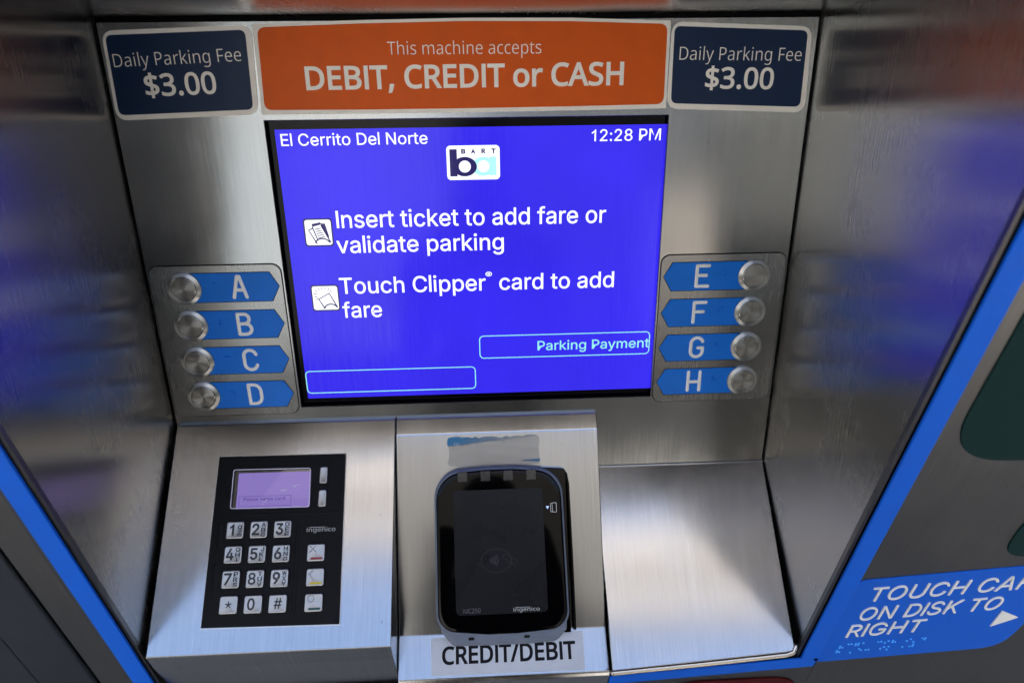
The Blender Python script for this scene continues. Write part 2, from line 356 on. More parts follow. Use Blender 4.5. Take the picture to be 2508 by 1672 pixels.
# ------------------------------------------------------------------ lettering (outlines held in this script)
FONT_JSON = r'''{"I":{" ":[369,[]],"#":[865,[[475,0,640,1000,741,1000,577,0],[20,276,37,377,786,377,769,276],[125,0,289,1000,389,1000,226,0],[79,622,96,724,844,724,828,622]]],"*":[891,[[396,438,404,650,224,536,176,620,366,718,176,816,224,902,404,787,396,1000,492,1000,484,787,663,902,711,816,522,718,711,620,663,536,484,650,492,438]]],"0":[891,[[446,-13,342,2,255,47,186,122,135,223,104,349,94,499,104,649,136,776,187,878,256,952,343,998,446,1013,548,998,635,952,704,878,755,776,786,649,797,499,786,349,755,223,705,122,636,47,549,2],[446,97,513,109,570,145,616,203,649,283,669,382,676,499,669,618,649,717,616,797,570,855,513,891,446,903,377,891,320,855,275,797,242,717,222,618,215,499,222,382,242,283,275,203,320,145,377,109]]],"1":[800,[[450,0,450,800,335,700,215,640,215,750,350,830,460,925,505,1000,572,1000,572,0]]],"2":[891,[[126,0,126,93,460,450,555,555,611,642,630,730,623,780,605,823,575,857,537,883,440,903,385,897,339,880,301,851,273,813,255,766,250,711,129,711,139,796,169,869,218,930,281,976,357,1004,442,1013,527,1004,601,976,663,932,710,875,739,808,749,732,729,624,660,508,525,353,300,119,300,111,765,111,765,0]]],"3":[891,[[428,-13,341,-5,261,19,192,59,138,113,102,180,86,259,215,259,226,211,249,171,282,139,325,116,430,98,541,119,585,146,618,183,640,229,647,285,641,337,621,386,588,427,540,459,476,480,395,487,308,487,308,588,566,881,566,889,137,889,137,1000,732,1000,732,905,415,547,415,568,518,567,606,542,677,498,729,437,762,365,772,285,761,202,728,130,676,70,607,24,523,-4]]],"4":[891,[[78,207,78,311,485,1000,611,1000,213,326,213,319,812,319,812,207],[554,0,554,624,674,624,674,0]]],"5":[891,[[435,-13,350,-5,275,22,212,64,163,118,130,183,117,256,240,256,250,213,271,175,341,118,435,98,492,105,543,127,585,160,617,205,638,258,644,319,637,380,616,435,583,480,540,515,488,537,428,544,329,528,252,483,132,497,189,1000,720,1000,720,889,296,889,263,593,268,593,349,639,451,656,517,649,578,631,632,601,678,561,716,511,745,454,763,390,768,321,758,229,725,149,674,81,607,30,526,-3]]],"6":[891,[[445,-13,357,-3,280,29,215,79,166,146,135,227,125,318,133,392,157,470,270,669,496,1000,633,1000,297,513,286,513,324,565,385,603,462,617,547,608,621,579,681,533,727,471,755,396,764,309,754,221,723,143,674,78,609,28,532,-3],[445,95,500,102,548,123,587,156,618,199,637,251,644,309,637,368,618,419,587,462,548,494,500,515,445,521,390,515,342,495,302,463,271,420,252,370,246,311,252,252,271,200,302,156,342,123,390,102]]],"7":[880,[[191,0,640,889,122,889,122,1000,768,1000,768,882,324,0]]],"8":[891,[[445,-13,350,-4,266,22,198,65,146,121,113,189,102,266,108,327,128,384,158,433,199,474,246,504,300,520,300,525,234,554,182,605,149,672,138,748,148,820,178,884,225,938,287,979,361,1005,445,1013,528,1005,602,979,663,938,710,884,740,820,750,748,739,672,706,605,655,554,591,525,591,520,643,504,690,474,730,433,761,384,781,327,788,266,777,189,744,121,692,65,623,22,540,-4],[445,97,507,102,560,118,603,145,635,180,655,223,662,272,655,325,634,371,600,409,556,438,504,456,445,462,385,456,333,438,289,409,255,371,234,325,227,272,233,223,253,180,285,145,329,118,382,102],[445,569,539,590,576,616,604,650,622,691,628,738,622,785,605,826,577,859,541,884,445,904,349,884,312,859,284,826,267,785,261,738,267,691,284,650,312,616,349,590]]],"9":[891,[[444,1013,532,1003,610,971,674,921,723,854,754,773,764,682,756,608,733,530,619,331,394,0,256,0,593,487,604,487,565,435,505,397,428,383,343,392,269,421,209,467,163,529,134,604,125,691,135,780,166,858,216,922,280,972,357,1003],[444,905,390,898,342,877,302,844,272,801,253,749,246,691,253,632,272,581,302,538,342,506,390,485,444,479,499,485,548,505,588,537,618,580,637,631,644,689,637,748,618,800,588,844,548,877,500,898]]],":":[369,[[187,-9,153,-2,124,17,104,46,97,81,104,115,124,144,153,164,187,170,222,164,251,144,271,115,277,81,271,46,251,17,222,-2],[187,532,153,539,124,558,104,587,97,621,104,656,124,685,153,705,187,711,222,705,251,685,271,656,277,621,271,587,251,558,222,539]]],"A":[943,[[32,0,396,1000,543,1000,910,0,777,0,564,595,519,732,456,940,482,940,418,729,374,595,167,0],[216,279,216,391,727,391,727,279]]],"B":[897,[[118,0,118,1000,474,1000,569,991,646,964,706,923,749,869,774,805,783,735,777,677,760,629,700,562,619,524,619,515,667,506,714,483,756,447,791,399,814,340,821,268,813,196,787,131,742,77,677,35,592,9,485,0],[245,112,481,112,581,123,648,157,686,207,699,268,692,317,673,361,642,399,601,429,549,447,488,454,245,454],[245,561,468,561,566,582,605,608,635,642,654,683,660,732,649,793,614,843,556,877,472,888,245,888]]],"C":[1003,[[526,-13,403,2,295,49,205,125,137,227,94,352,79,499,94,647,137,773,205,875,295,951,403,998,526,1013,669,991,733,964,790,926,840,879,880,822,910,758,930,685,803,685,765,776,702,842,620,883,526,896,438,884,361,850,296,793,246,715,214,617,203,499,214,382,246,284,296,207,361,150,439,116,526,104,620,118,702,158,765,225,803,315,930,315,911,243,881,178,840,122,791,74,734,37,669,9,600,-8]]],"D":[987,[[430,0,189,0,189,112,422,112,534,124,625,159,695,216,745,293,775,389,785,502,775,614,745,709,696,785,628,842,541,876,434,888,183,888,183,1000,443,1000,579,985,693,940,785,868,852,769,894,646,907,502,893,357,852,233,783,134,689,60,571,15],[245,1000,245,0,118,0,118,1000]]],"E":[823,[[118,0,118,1000,732,1000,732,888,245,888,245,562,699,562,699,450,245,450,245,112,738,112,738,0]]],"F":[806,[[118,0,118,1000,726,1000,726,888,245,888,245,547,681,547,681,435,245,435,245,0]]],"G":[1023,[[528,-13,403,2,294,49,204,125,136,227,93,353,79,499,93,647,136,773,203,875,293,951,400,998,521,1013,597,1008,669,990,735,961,793,922,842,874,883,818,913,755,932,685,802,685,761,773,700,839,620,882,521,896,436,884,360,850,295,793,246,715,214,617,203,499,214,382,246,285,296,207,362,150,440,116,528,104,608,113,678,140,735,183,779,242,806,314,815,398,854,391,556,391,556,503,940,503,940,393,926,278,886,179,823,97,740,37,641,-1]]],"H":[1016,[[118,0,118,1000,245,1000,245,568,771,568,771,1000,898,1000,898,0,771,0,771,456,245,456,245,0]]],"I":[290,[[82,0,209,0,209,1000,82,1000]]],"J":[779,[[364,-13,244,6,148,64,86,159,65,286,65,340,192,340,192,286,204,205,239,146,294,110,364,98,433,110,487,146,522,205,534,286,534,1000,661,1000,661,286,640,159,578,64,483,6]]],"K":[917,[[205,286,205,425,273,513,343,596,416,677,715,1000,881,1000,454,542,448,543],[118,0,118,1000,245,1000,245,657,244,442,245,380,245,0],[732,0,369,509,448,608,882,0]]],"L":[772,[[118,0,118,1000,245,1000,245,112,710,112,710,0]]],"M":[1235,[[118,0,118,1000,298,1000,545,368,565,312,588,241,612,165,632,96,604,96,625,162,672,311,693,368,936,1000,1116,1000,1116,0,991,0,991,572,992,643,993,725,997,899,1008,899,978,805,947,713,919,633,896,572,672,0,562,0,335,572,313,631,285,710,254,801,220,899,234,899,236,818,238,731,239,646,240,572,240,0]]],"N":[1029,[[118,0,118,1000,268,1000,674,359,713,296,762,210,813,108,796,105,788,213,785,309,784,383,784,1000,911,1000,911,0,760,0,397,570,349,650,291,749,211,889,234,892,240,754,244,645,246,572,246,0]]],"O":[1048,[[525,-13,403,2,296,49,206,125,137,227,94,352,79,499,94,647,137,773,206,875,296,951,403,998,525,1013,647,998,754,951,844,875,912,773,955,647,969,499,955,352,912,227,844,125,754,49,647,2],[525,104,610,115,687,149,752,205,803,283,835,382,846,499,835,618,803,717,752,795,687,851,610,885,525,896,439,885,362,850,297,794,246,716,214,618,203,499,214,382,246,284,297,206,362,150,439,115]]],"P":[874,[[118,0,118,1000,462,1000,568,990,653,958,719,909,766,845,794,769,803,683,794,598,766,522,719,457,653,407,568,376,462,365,215,365,215,477,457,477,528,483,584,503,626,535,655,577,672,627,677,683,672,740,655,789,626,831,584,862,527,882,456,889,245,889,245,0]]],"Q":[1048,[[482,313,615,313,726,166,754,128,921,-94,788,-94,679,52,651,90],[525,-13,403,2,296,49,206,125,137,227,94,352,79,499,94,647,137,773,206,875,296,951,403,998,525,1013,647,998,754,951,844,875,912,773,955,647,969,499,955,352,912,227,844,125,754,49,647,2],[525,104,610,115,687,149,752,205,803,283,835,382,846,499,835,618,803,717,752,795,687,851,610,885,525,896,439,885,362,850,297,794,246,716,214,618,203,499,214,382,246,284,297,206,362,150,439,115]]],"R":[871,[[412,1000,525,992,617,968,687,929,737,874,766,803,776,716,769,643,746,583,713,535,672,498,576,448,850,0,703,0,461,413,262,413,262,0,136,0,136,1000],[405,891,262,891,262,520,412,520,517,532,590,568,632,628,646,710,639,769,620,815,587,849,541,873,480,886]]],"S":[878,[[440,-17,338,-9,251,18,179,61,126,118,90,188,75,268,205,268,217,216,243,172,280,139,327,115,440,97,504,102,562,118,610,145,648,181,671,224,679,274,673,317,653,352,582,402,481,437,361,470,251,512,169,568,119,641,102,732,113,811,147,880,201,936,270,979,353,1005,446,1013,540,1005,621,978,689,936,741,882,775,817,788,743,663,743,642,810,594,860,526,891,442,901,382,896,329,880,285,855,253,822,233,783,226,738,234,692,257,656,333,606,417,577,519,549,612,518,705,467,776,388,796,336,803,272,792,195,760,125,707,66,636,21,546,-8]]],"T":[882,[[62,888,62,1000,819,1000,819,888,505,888,505,0,379,0,379,888]]],"U":[1017,[[509,-16,398,-5,303,30,225,85,166,157,130,243,118,340,118,1000,244,1000,244,350,252,282,277,222,315,172,368,134,433,109,509,101,585,109,650,134,702,172,740,222,764,282,772,350,772,1000,899,1000,899,340,887,243,850,157,792,85,714,30,619,-5]]],"V":[943,[[401,0,32,1000,166,1000,378,405,423,270,487,60,461,60,525,271,569,405,776,1000,910,1000,546,0]]],"W":[1349,[[305,0,32,1000,162,1000,321,385,345,286,367,184,387,78,372,78,393,184,415,286,440,385,602,1000,746,1000,907,385,933,286,956,184,977,78,960,78,981,184,1003,286,1028,385,1186,1000,1316,1000,1042,0,895,0,723,635,691,769,660,934,687,934,658,776,625,635,453,0]]],"X":[932,[[36,0,427,559,427,464,58,1000,205,1000,350,787,401,710,439,647,479,574,456,574,495,646,534,710,587,787,734,1000,877,1000,509,470,509,564,896,0,750,0,574,254,528,324,491,384,453,454,481,454,443,386,405,326,357,254,180,0]]],"Y":[928,[[400,0,400,409,32,1000,179,1000,378,677,437,574,491,453,440,453,494,576,551,677,749,1000,895,1000,527,409,527,0]]],"Z":[862,[[82,0,82,91,538,757,602,846,670,935,684,893,561,889,438,888,79,888,79,1000,780,1000,780,907,332,253,263,158,191,65,177,107,299,111,421,112,785,112,785,0]]],"a":[765,[[314,-17,247,-10,186,10,134,42,94,88,68,144,60,212,66,270,85,316,114,352,152,380,246,414,350,432,459,446,521,462,537,477,542,501,542,505,524,583,471,633,385,650,293,634,231,591,197,538,81,572,112,633,154,680,205,715,261,738,381,756,470,746,562,708,602,675,634,630,655,570,662,494,662,0,544,0,544,102,536,102,495,48,423,2],[335,89,397,96,448,115,488,145,518,183,536,226,542,271,542,373,510,358,455,346,394,337,345,330,264,312,203,274,186,244,181,206,200,142,255,103]]],"c":[778,[[407,-16,312,-4,230,32,161,90,110,167,78,261,67,368,78,478,110,572,161,649,230,707,312,744,407,756,511,741,600,700,668,633,711,544,595,515,571,568,531,611,476,639,407,648,340,639,285,610,243,565,213,508,195,441,189,368,195,297,213,231,243,174,285,130,340,101,407,91,477,101,532,130,573,174,598,230,713,201,671,110,602,42,512,-1]]],"d":[834,[[384,-16,296,-4,219,32,155,89,107,166,77,261,67,371,77,481,108,575,156,652,220,709,297,744,385,756,448,750,497,733,565,680,602,628,611,628,611,1000,731,1000,731,0,615,0,615,115,603,115,564,61,496,7,446,-10],[402,92,465,101,517,128,559,170,589,226,607,294,613,372,607,450,589,517,559,572,518,613,465,640,402,648,337,639,284,612,243,569,213,513,195,447,189,372,195,297,213,229,243,172,285,129,338,101]]],"e":[794,[[417,-16,316,-4,230,32,161,90,109,167,78,260,67,367,78,475,109,569,159,647,226,706,308,743,403,756,522,735,578,709,628,670,670,619,702,554,723,475,730,381,730,333,147,333,147,434,664,434,609,397,603,467,585,528,556,578,516,617,465,641,403,649,341,641,288,616,245,578,214,530,195,474,189,415,189,349,196,273,217,209,251,158,297,121,353,98,417,91,499,104,561,143,601,207,717,179,694,124,659,77,612,38,555,9,490,-10]]],"f":[499,[[448,746,448,643,13,643,13,746],[158,0,158,848,166,907,188,955,222,993,266,1020,368,1042,437,1036,477,1024,447,921,422,928,383,932,336,925,303,904,285,870,279,823,279,0]]],"g":[836,[[407,-296,330,-291,263,-274,162,-216,99,-136,199,-80,239,-130,303,-173,407,-191,489,-180,555,-148,598,-92,612,-11,612,134,602,134,563,82,496,31,446,15,383,9,298,20,221,52,157,105,108,177,77,268,67,376,77,484,108,577,157,652,221,709,298,744,385,756,448,750,498,733,566,680,605,627,615,627,615,746,732,746,732,-17,721,-106,689,-177,637,-230,571,-267,493,-289],[403,116,466,124,518,148,559,186,590,238,608,302,614,379,608,454,590,519,560,573,519,614,466,640,403,648,338,639,285,612,243,570,213,516,195,451,189,379,195,305,214,241,244,188,286,149,339,124]]],"h":[806,[[223,446,223,0,103,0,103,1000,223,1000,223,565,201,565,243,653,299,712,368,745,447,756,518,748,580,724,631,685,670,631,694,560,702,472,702,0,582,0,582,462,571,540,537,598,483,635,413,647,362,641,316,624,278,595,248,556,230,506]]],"i":[328,[[103,0,103,746,223,746,223,0],[164,870,133,876,106,894,87,919,81,950,87,981,106,1006,133,1024,164,1030,197,1024,224,1006,242,981,248,950,242,919,224,894,197,876]]],"k":[748,[[216,268,216,416,237,416,559,746,708,746,362,392,348,392],[103,0,103,1000,223,1000,223,0],[578,0,291,365,376,450,732,0]]],"l":[270,[[76,0,196,0,196,1040,76,1040]]],"m":[1199,[[103,0,103,746,220,746,221,581,211,581,231,635,260,680,338,739,431,759,506,747,565,709,607,652,631,579,614,579,633,631,663,674,748,737,858,759,921,752,977,731,1025,695,1063,646,1087,581,1095,501,1095,0,974,0,974,499,963,568,929,615,880,641,823,650,776,644,736,629,679,570,659,486,659,0,539,0,539,511,529,567,497,611,450,640,392,650,310,629,275,604,247,568,229,523,223,468,223,0]]],"n":[805,[[223,446,223,0,103,0,103,746,219,746,220,565,201,565,243,653,299,712,368,745,447,756,518,748,580,724,631,685,669,631,694,560,702,472,702,0,582,0,582,462,571,540,537,598,483,635,413,647,362,641,316,624,278,595,248,556,230,506]]],"o":[816,[[407,-16,312,-4,230,32,161,90,110,167,78,261,67,368,78,478,110,572,161,649,230,707,312,744,407,756,504,744,587,707,655,649,706,572,738,478,749,368,738,261,706,167,655,90,587,32,504,-4],[407,91,476,101,531,130,574,174,604,231,622,297,628,368,622,441,604,507,574,565,531,610,476,639,407,648,340,639,285,610,243,565,213,508,195,441,189,368,195,297,213,231,243,174,285,130,340,101]]],"p":[834,[[103,-281,103,746,220,746,220,628,232,628,270,680,337,733,387,750,450,756,538,744,615,709,679,652,727,575,757,481,767,371,757,261,727,166,679,89,616,32,539,-4,451,-16,389,-10,339,7,271,61,232,115,223,115,223,-281],[433,92,497,101,549,129,591,172,621,229,639,297,645,372,639,447,621,513,591,569,550,612,497,639,433,648,369,640,317,613,276,572,246,517,228,450,221,372,228,294,246,226,276,170,318,128,370,101]]],"r":[509,[[103,0,103,746,219,746,219,631,227,631,255,682,300,722,355,748,419,756,451,756,479,754,479,634,452,638,407,640,357,635,313,618,276,592,247,557,229,515,223,466,223,0]]],"s":[717,[[358,-16,285,-10,220,7,166,35,121,74,89,125,70,185,185,209,207,156,244,118,294,97,356,89,426,98,481,122,515,159,527,202,520,238,499,267,465,289,417,305,293,334,205,365,142,409,104,467,92,538,101,599,128,652,170,695,226,728,293,749,368,756,439,750,499,732,548,704,588,667,637,570,527,545,508,585,477,620,431,645,368,654,307,646,257,623,224,588,213,545,221,507,244,478,338,438,451,411,540,381,602,337,639,280,651,209,642,147,614,93,570,47,511,13,439,-9]]],"t":[447,[[401,746,401,643,13,643,13,746],[128,926,248,926,248,192,253,150,267,120,294,104,335,98,364,100,397,105,419,3,377,-5,331,-8,245,4,181,42,141,102,128,183]]],"u":[806,[[358,-10,288,-2,226,21,175,60,136,115,111,186,103,273,103,746,223,746,223,283,235,206,269,147,323,111,393,99,444,104,490,122,528,151,557,190,576,240,582,300,582,746,702,746,702,0,586,0,586,181,604,181,562,92,505,33,437,1]]],"v":[765,[[319,0,34,746,166,746,325,305,367,171,404,41,362,41,399,171,440,305,599,746,730,746,445,0]]],"y":[765,[[93,-272,121,-168,140,-172,204,-175,256,-145,296,-70,319,-3,34,746,166,746,325,305,367,170,404,41,361,41,398,171,440,305,600,746,730,746,401,-114,347,-210,274,-267,180,-285,127,-281]]],"®":[910,[[455,232,377,240,304,263,237,299,179,347,131,405,95,471,72,545,64,623,72,701,95,774,131,841,179,899,237,947,304,983,377,1006,455,1013,534,1006,607,983,674,947,732,899,779,841,815,774,838,701,846,623,838,545,815,471,779,405,732,347,674,299,607,263,534,240],[455,327,533,337,604,367,664,414,711,474,741,545,751,623,741,701,711,772,664,832,604,879,533,909,455,919,377,909,306,879,246,832,199,772,169,701,159,623,169,545,199,474,246,414,306,367,377,337],[537,444,449,613,538,613,626,444],[317,444,317,803,497,803,548,791,594,753,612,689,593,621,546,579,491,565,364,565,364,626,470,626,506,642,524,689,519,715,505,731,470,743,399,743,399,444]]]},"N":{" ":[364,[]],"$":[801,[[354,69,204,82,87,115,87,234,209,195,354,176,354,459,203,518,152,554,116,598,94,650,87,711,95,775,120,829,159,873,213,907,278,929,354,940,354,1063,444,1063,444,941,579,925,690,889,653,786,554,817,444,835,444,553,598,496,652,463,691,422,715,372,723,308,704,219,650,149,562,100,444,74,444,-81,354,-81],[444,183,515,197,564,222,593,256,602,300,588,358,540,398,444,430],[354,832,272,814,223,776,207,721,221,659,266,616,354,584]]],",":[375,[[269,147,237,41,194,-74,148,-181,57,-181,85,-67,109,54,127,162,259,162]]],".":[375,[[101,76,107,120,126,148,154,164,186,169,220,164,249,148,268,120,275,76,268,32,249,3,220,-14,186,-20,154,-14,126,3,107,32]]],"/":[521,[[507,1000,134,0,14,0,387,1000]]],"0":[801,[[732,501,714,284,691,196,656,123,610,64,553,21,482,-5,399,-14,297,1,214,48,150,123,104,225,78,352,69,501,77,652,102,779,144,880,207,954,292,1000,399,1015,502,1000,585,954,650,880,696,779,723,652],[192,501,197,376,212,273,239,193,278,137,331,102,399,91,467,102,520,136,560,192,587,272,603,376,608,501,603,627,587,729,560,808,520,865,467,899,399,910,331,899,278,865,239,808,212,729,197,627]]],"2":[801,[[728,0,67,0,67,102,329,367,457,501,535,617,555,676,562,741,549,814,513,866,456,898,385,909,317,903,257,884,144,814,78,896,165,957,267,999,385,1014,472,1006,546,982,606,943,651,890,678,825,688,748,680,672,655,601,617,533,566,466,431,324,223,118,223,112,728,112]]],"3":[801,[[690,766,684,703,665,650,635,605,593,570,542,544,483,527,483,521,588,495,662,445,707,374,721,284,711,202,681,130,629,69,555,24,459,-5,338,-14,192,-2,63,41,63,155,199,107,339,90,455,103,533,142,578,205,592,287,584,344,560,389,519,422,464,445,394,459,312,464,216,464,216,569,314,569,390,575,452,592,500,621,536,659,557,705,564,758,552,822,515,870,458,900,382,910,286,900,205,870,130,826,69,910,128,950,201,983,286,1006,381,1014,518,996,614,944,671,864]]],"5":[801,[[385,613,481,605,563,578,630,536,680,478,711,406,721,319,710,223,676,141,622,75,548,26,456,-4,347,-14,202,0,88,41,88,157,211,109,349,91,418,97,478,114,527,144,564,186,588,240,595,307,580,393,535,457,457,497,345,510,255,503,174,489,112,528,150,1000,651,1000,651,888,255,888,231,598,296,608]]],"A":[895,[[763,0,643,310,246,310,127,0,0,0,391,1004,504,1004,894,0],[493,724,479,765,445,874,431,817,415,765,402,724,289,422,605,422]]],"B":[910,[[422,1000,586,986,705,945,747,912,777,869,795,816,801,752,796,697,779,648,752,606,715,572,668,547,611,531,611,524,725,487,770,455,805,412,827,355,835,284,824,200,793,130,742,74,673,33,588,8,487,0,136,0,136,1000],[447,574,555,585,623,616,659,667,671,738,656,809,613,856,537,883,427,892,262,892,262,574],[262,469,262,106,464,106,576,119,648,158,687,218,700,294,695,344,677,387,646,421,600,447,537,464,454,469]]],"C":[885,[[564,903,488,897,420,876,361,842,311,796,271,738,242,669,224,589,218,500,228,385,257,286,305,205,372,146,458,109,563,97,688,108,803,136,803,27,687,-4,545,-14,405,2,290,49,200,125,137,228,98,355,85,501,93,610,117,709,156,796,209,871,277,932,360,977,456,1005,566,1014,714,999,842,955,791,849,688,887]]],"D":[1022,[[937,510,921,355,875,228,799,129,696,57,568,14,415,0,136,0,136,1000,444,1000,585,986,706,944,804,875,877,779,922,658],[804,506,793,627,760,724,706,798,631,851,537,882,426,892,262,892,262,108,398,108,493,114,575,133,645,164,702,208,747,264,779,332,798,413]]],"E":[779,[[695,0,136,0,136,1000,695,1000,695,889,262,889,262,577,669,577,669,468,262,468,262,111,695,111]]],"F":[727,[[262,0,136,0,136,1000,695,1000,695,889,262,889,262,535,668,535,668,424,262,424]]],"H":[1038,[[901,0,775,0,775,466,262,466,262,0,136,0,136,1000,262,1000,262,577,775,577,775,1000,901,1000]]],"I":[385,[[131,0,254,0,254,1000,131,1000]]],"P":[847,[[401,1000,570,981,686,923,725,881,754,830,770,772,776,706,756,588,729,534,689,486,635,446,566,415,480,396,377,389,262,389,262,0,136,0,136,1000],[389,892,262,892,262,497,363,497,450,502,521,518,576,544,615,583,638,634,646,700,630,785,584,845,505,880]]],"R":[871,[[412,1000,525,992,617,968,687,929,737,874,766,803,776,716,769,643,746,583,713,535,672,498,576,448,850,0,703,0,461,413,262,413,262,0,136,0,136,1000],[405,891,262,891,262,520,412,520,517,532,590,568,632,628,646,710,639,769,620,815,587,849,541,873,480,886]]],"S":[769,[[703,268,692,185,660,116,607,60,536,20,448,-6,346,-14,239,-8,146,8,71,34,71,154,197,113,352,95,420,100,476,115,520,139,552,171,571,210,577,256,572,301,556,339,527,371,484,401,342,462,229,513,148,576,100,655,84,759,94,833,125,896,173,946,237,983,315,1006,403,1014,555,999,679,958,640,850,527,888,401,903,343,899,296,885,259,863,232,834,217,798,211,758,217,711,232,674,260,642,301,613,430,556,579,487,633,446,672,398,695,339]]],"T":[779,[[452,0,326,0,326,889,14,889,14,1000,763,1000,763,889,452,889]]],"U":[1024,[[896,353,886,254,854,166,801,91,726,34,628,-2,507,-14,419,-8,343,11,278,43,223,88,181,142,150,205,132,276,126,356,126,1000,252,1000,252,352,268,243,317,162,399,112,514,95,596,103,662,128,711,167,745,219,765,282,772,353,772,1000,896,1000]]],"a":[786,[[403,763,523,748,606,703,656,625,672,511,672,0,583,0,559,106,553,106,487,39,408,-1,301,-14,237,-8,180,10,132,40,95,83,72,140,64,209,86,308,153,382,265,429,424,448,552,452,552,497,542,577,511,627,462,655,396,664,284,646,185,606,147,699,263,744],[440,363,321,349,246,318,205,271,192,207,202,153,230,115,274,93,329,85,416,99,487,138,535,205,550,300,550,367]]],"c":[672,[[420,-14,326,-4,243,27,174,78,121,153,88,250,77,371,89,497,123,597,178,672,249,724,333,755,429,765,539,753,626,724,588,622,510,646,426,657,357,649,301,625,258,585,228,529,210,459,204,373,210,290,228,220,258,165,300,125,353,100,419,92,527,105,613,136,613,27,530,-4]]],"d":[861,[[385,-14,319,-8,259,10,207,41,161,83,124,138,98,205,82,283,77,374,82,465,98,544,125,611,162,666,208,709,260,740,320,759,387,765,489,750,564,710,619,654,627,654,623,708,619,765,619,1064,742,1064,742,0,643,0,625,101,619,101,564,43,488,1],[405,88,506,105,572,153,608,235,620,350,620,373,609,496,574,588,508,644,403,662,316,643,254,583,217,491,204,371,217,252,254,162,317,107]]],"e":[790,[[409,765,499,754,575,723,636,672,681,604,709,522,718,426,718,352,204,352,222,239,270,158,344,108,444,91,571,104,685,143,685,35,571,-2,438,-14,338,-3,250,29,177,84,123,159,88,255,77,370,87,484,118,581,168,659,235,717,316,753],[408,664,329,650,268,607,227,539,207,450,590,450,585,510,570,562,545,604,511,637,465,657]]],"g":[861,[[385,765,456,758,519,737,574,701,620,651,627,651,644,751,742,751,742,-13,733,-110,706,-191,660,-254,595,-300,511,-327,406,-336,257,-324,136,-289,136,-175,261,-218,413,-234,499,-220,565,-177,607,-110,620,-22,620,7,622,55,625,99,619,99,575,49,522,14,459,-7,387,-14,318,-8,257,12,204,44,159,88,98,211,77,374,98,535,159,659,204,705,256,738,317,758],[402,661,344,653,295,627,256,586,228,529,210,458,204,373,217,250,256,160,318,105,405,87,503,102,540,120,570,148,609,228,622,345,622,374,616,466,599,539,569,594,527,632,471,654]]],"h":[866,[[242,752,240,697,235,647,244,647,304,711,385,750,478,763,561,756,630,735,683,698,721,646,744,576,752,489,752,0,630,0,630,480,620,560,590,616,537,650,462,661,387,653,331,630,290,591,263,537,247,469,242,388,242,0,119,0,119,1064,242,1064]]],"i":[361,[[242,751,242,0,119,0,119,751],[182,1032,232,1013,248,989,254,954,248,919,232,895,182,875,154,880,130,895,114,919,109,954,114,989,130,1013,154,1027]]],"k":[748,[[241,508,239,450,235,387,241,387,266,419,300,461,331,497,570,751,714,751,410,430,735,0,587,0,326,350,241,276,241,0,119,0,119,1064,241,1064]]],"l":[361,[[242,0,119,0,119,1064,242,1064]]],"m":[1310,[[943,765,1054,748,1133,700,1180,614,1196,489,1196,0,1074,0,1074,483,1065,561,1037,616,990,650,922,661,828,645,765,598,730,521,718,415,718,0,597,0,597,483,580,582,559,617,529,641,491,656,443,661,375,653,324,630,286,591,261,538,247,471,242,389,242,0,119,0,119,751,218,751,237,648,244,648,302,714,378,752,465,765,545,757,610,734,660,695,695,639,702,639,746,695,805,734,872,757]]],"n":[866,[[480,765,598,748,683,700,735,614,752,489,752,0,630,0,630,480,620,560,590,616,537,650,462,661,357,644,290,591,254,506,242,389,242,0,119,0,119,751,218,751,237,648,244,648,306,714,388,752]]],"o":[847,[[772,377,766,288,747,211,717,144,677,88,627,44,567,12,498,-8,422,-14,350,-8,284,12,225,44,175,88,134,144,103,211,84,288,77,377,88,492,119,588,170,664,239,719,325,753,426,765,522,753,606,719,675,664,728,588,761,492],[204,377,210,294,228,223,257,166,300,123,355,97,424,88,493,97,549,123,592,166,621,223,638,294,644,377,638,460,620,529,591,585,548,627,493,652,423,661,324,642,256,585,217,495]]],"p":[861,[[476,765,542,759,601,741,654,710,700,668,737,614,763,547,779,468,784,377,775,259,746,162,700,85,638,30,562,-3,475,-14,373,1,296,41,242,95,234,95,239,35,242,-28,242,-336,119,-336,119,751,220,751,237,648,242,648,296,707,372,749],[454,661,386,654,332,632,292,596,265,546,249,481,242,401,242,377,247,291,262,220,288,163,328,122,384,97,457,88,519,98,569,126,608,171,635,229,651,299,657,378,644,494,607,584,544,642]]],"r":[578,[[469,765,515,763,557,756,542,643,502,650,461,653,378,634,308,583,260,504,242,401,242,0,119,0,119,751,220,751,234,613,239,613,297,690,374,744,419,760]]],"s":[671,[[608,207,599,140,571,85,527,42,468,11,394,-8,308,-14,173,-1,73,34,73,146,181,104,311,85,392,93,447,116,478,151,489,196,473,246,418,291,304,342,179,398,133,429,99,465,78,510,71,566,91,650,149,713,239,752,353,765,481,751,592,714,550,616,451,650,345,664,278,658,229,639,199,610,189,573,207,520,268,478,382,430,504,375,549,344,581,307,601,262]]],"t":[506,[[370,87,427,92,475,102,475,8,419,-8,349,-14,292,-9,240,6,195,34,160,77,137,138,129,218,129,655,22,655,22,714,130,763,179,923,252,923,252,751,469,751,469,655,252,655,252,221,260,162,285,120,323,95]]],"w":[1101,[[604,424,587,482,572,537,560,585,552,623,546,623,539,585,527,536,513,481,496,423,361,1,221,1,15,752,143,752,246,352,268,270,285,191,296,127,301,127,311,169,323,223,337,279,352,329,485,752,619,752,748,329,768,261,787,190,798,129,804,129,814,188,833,267,854,352,959,752,1085,752,877,1,732,1]]],"y":[714,[[1,751,133,751,296,324,321,251,343,183,359,119,364,119,391,211,429,325,581,751,714,751,391,-104,328,-226,289,-273,242,-307,185,-329,118,-336,59,-333,15,-325,15,-227,53,-232,98,-235,173,-219,227,-173,265,-102,304,-3]]]}}'''
FONTS = json.loads(FONT_JSON)
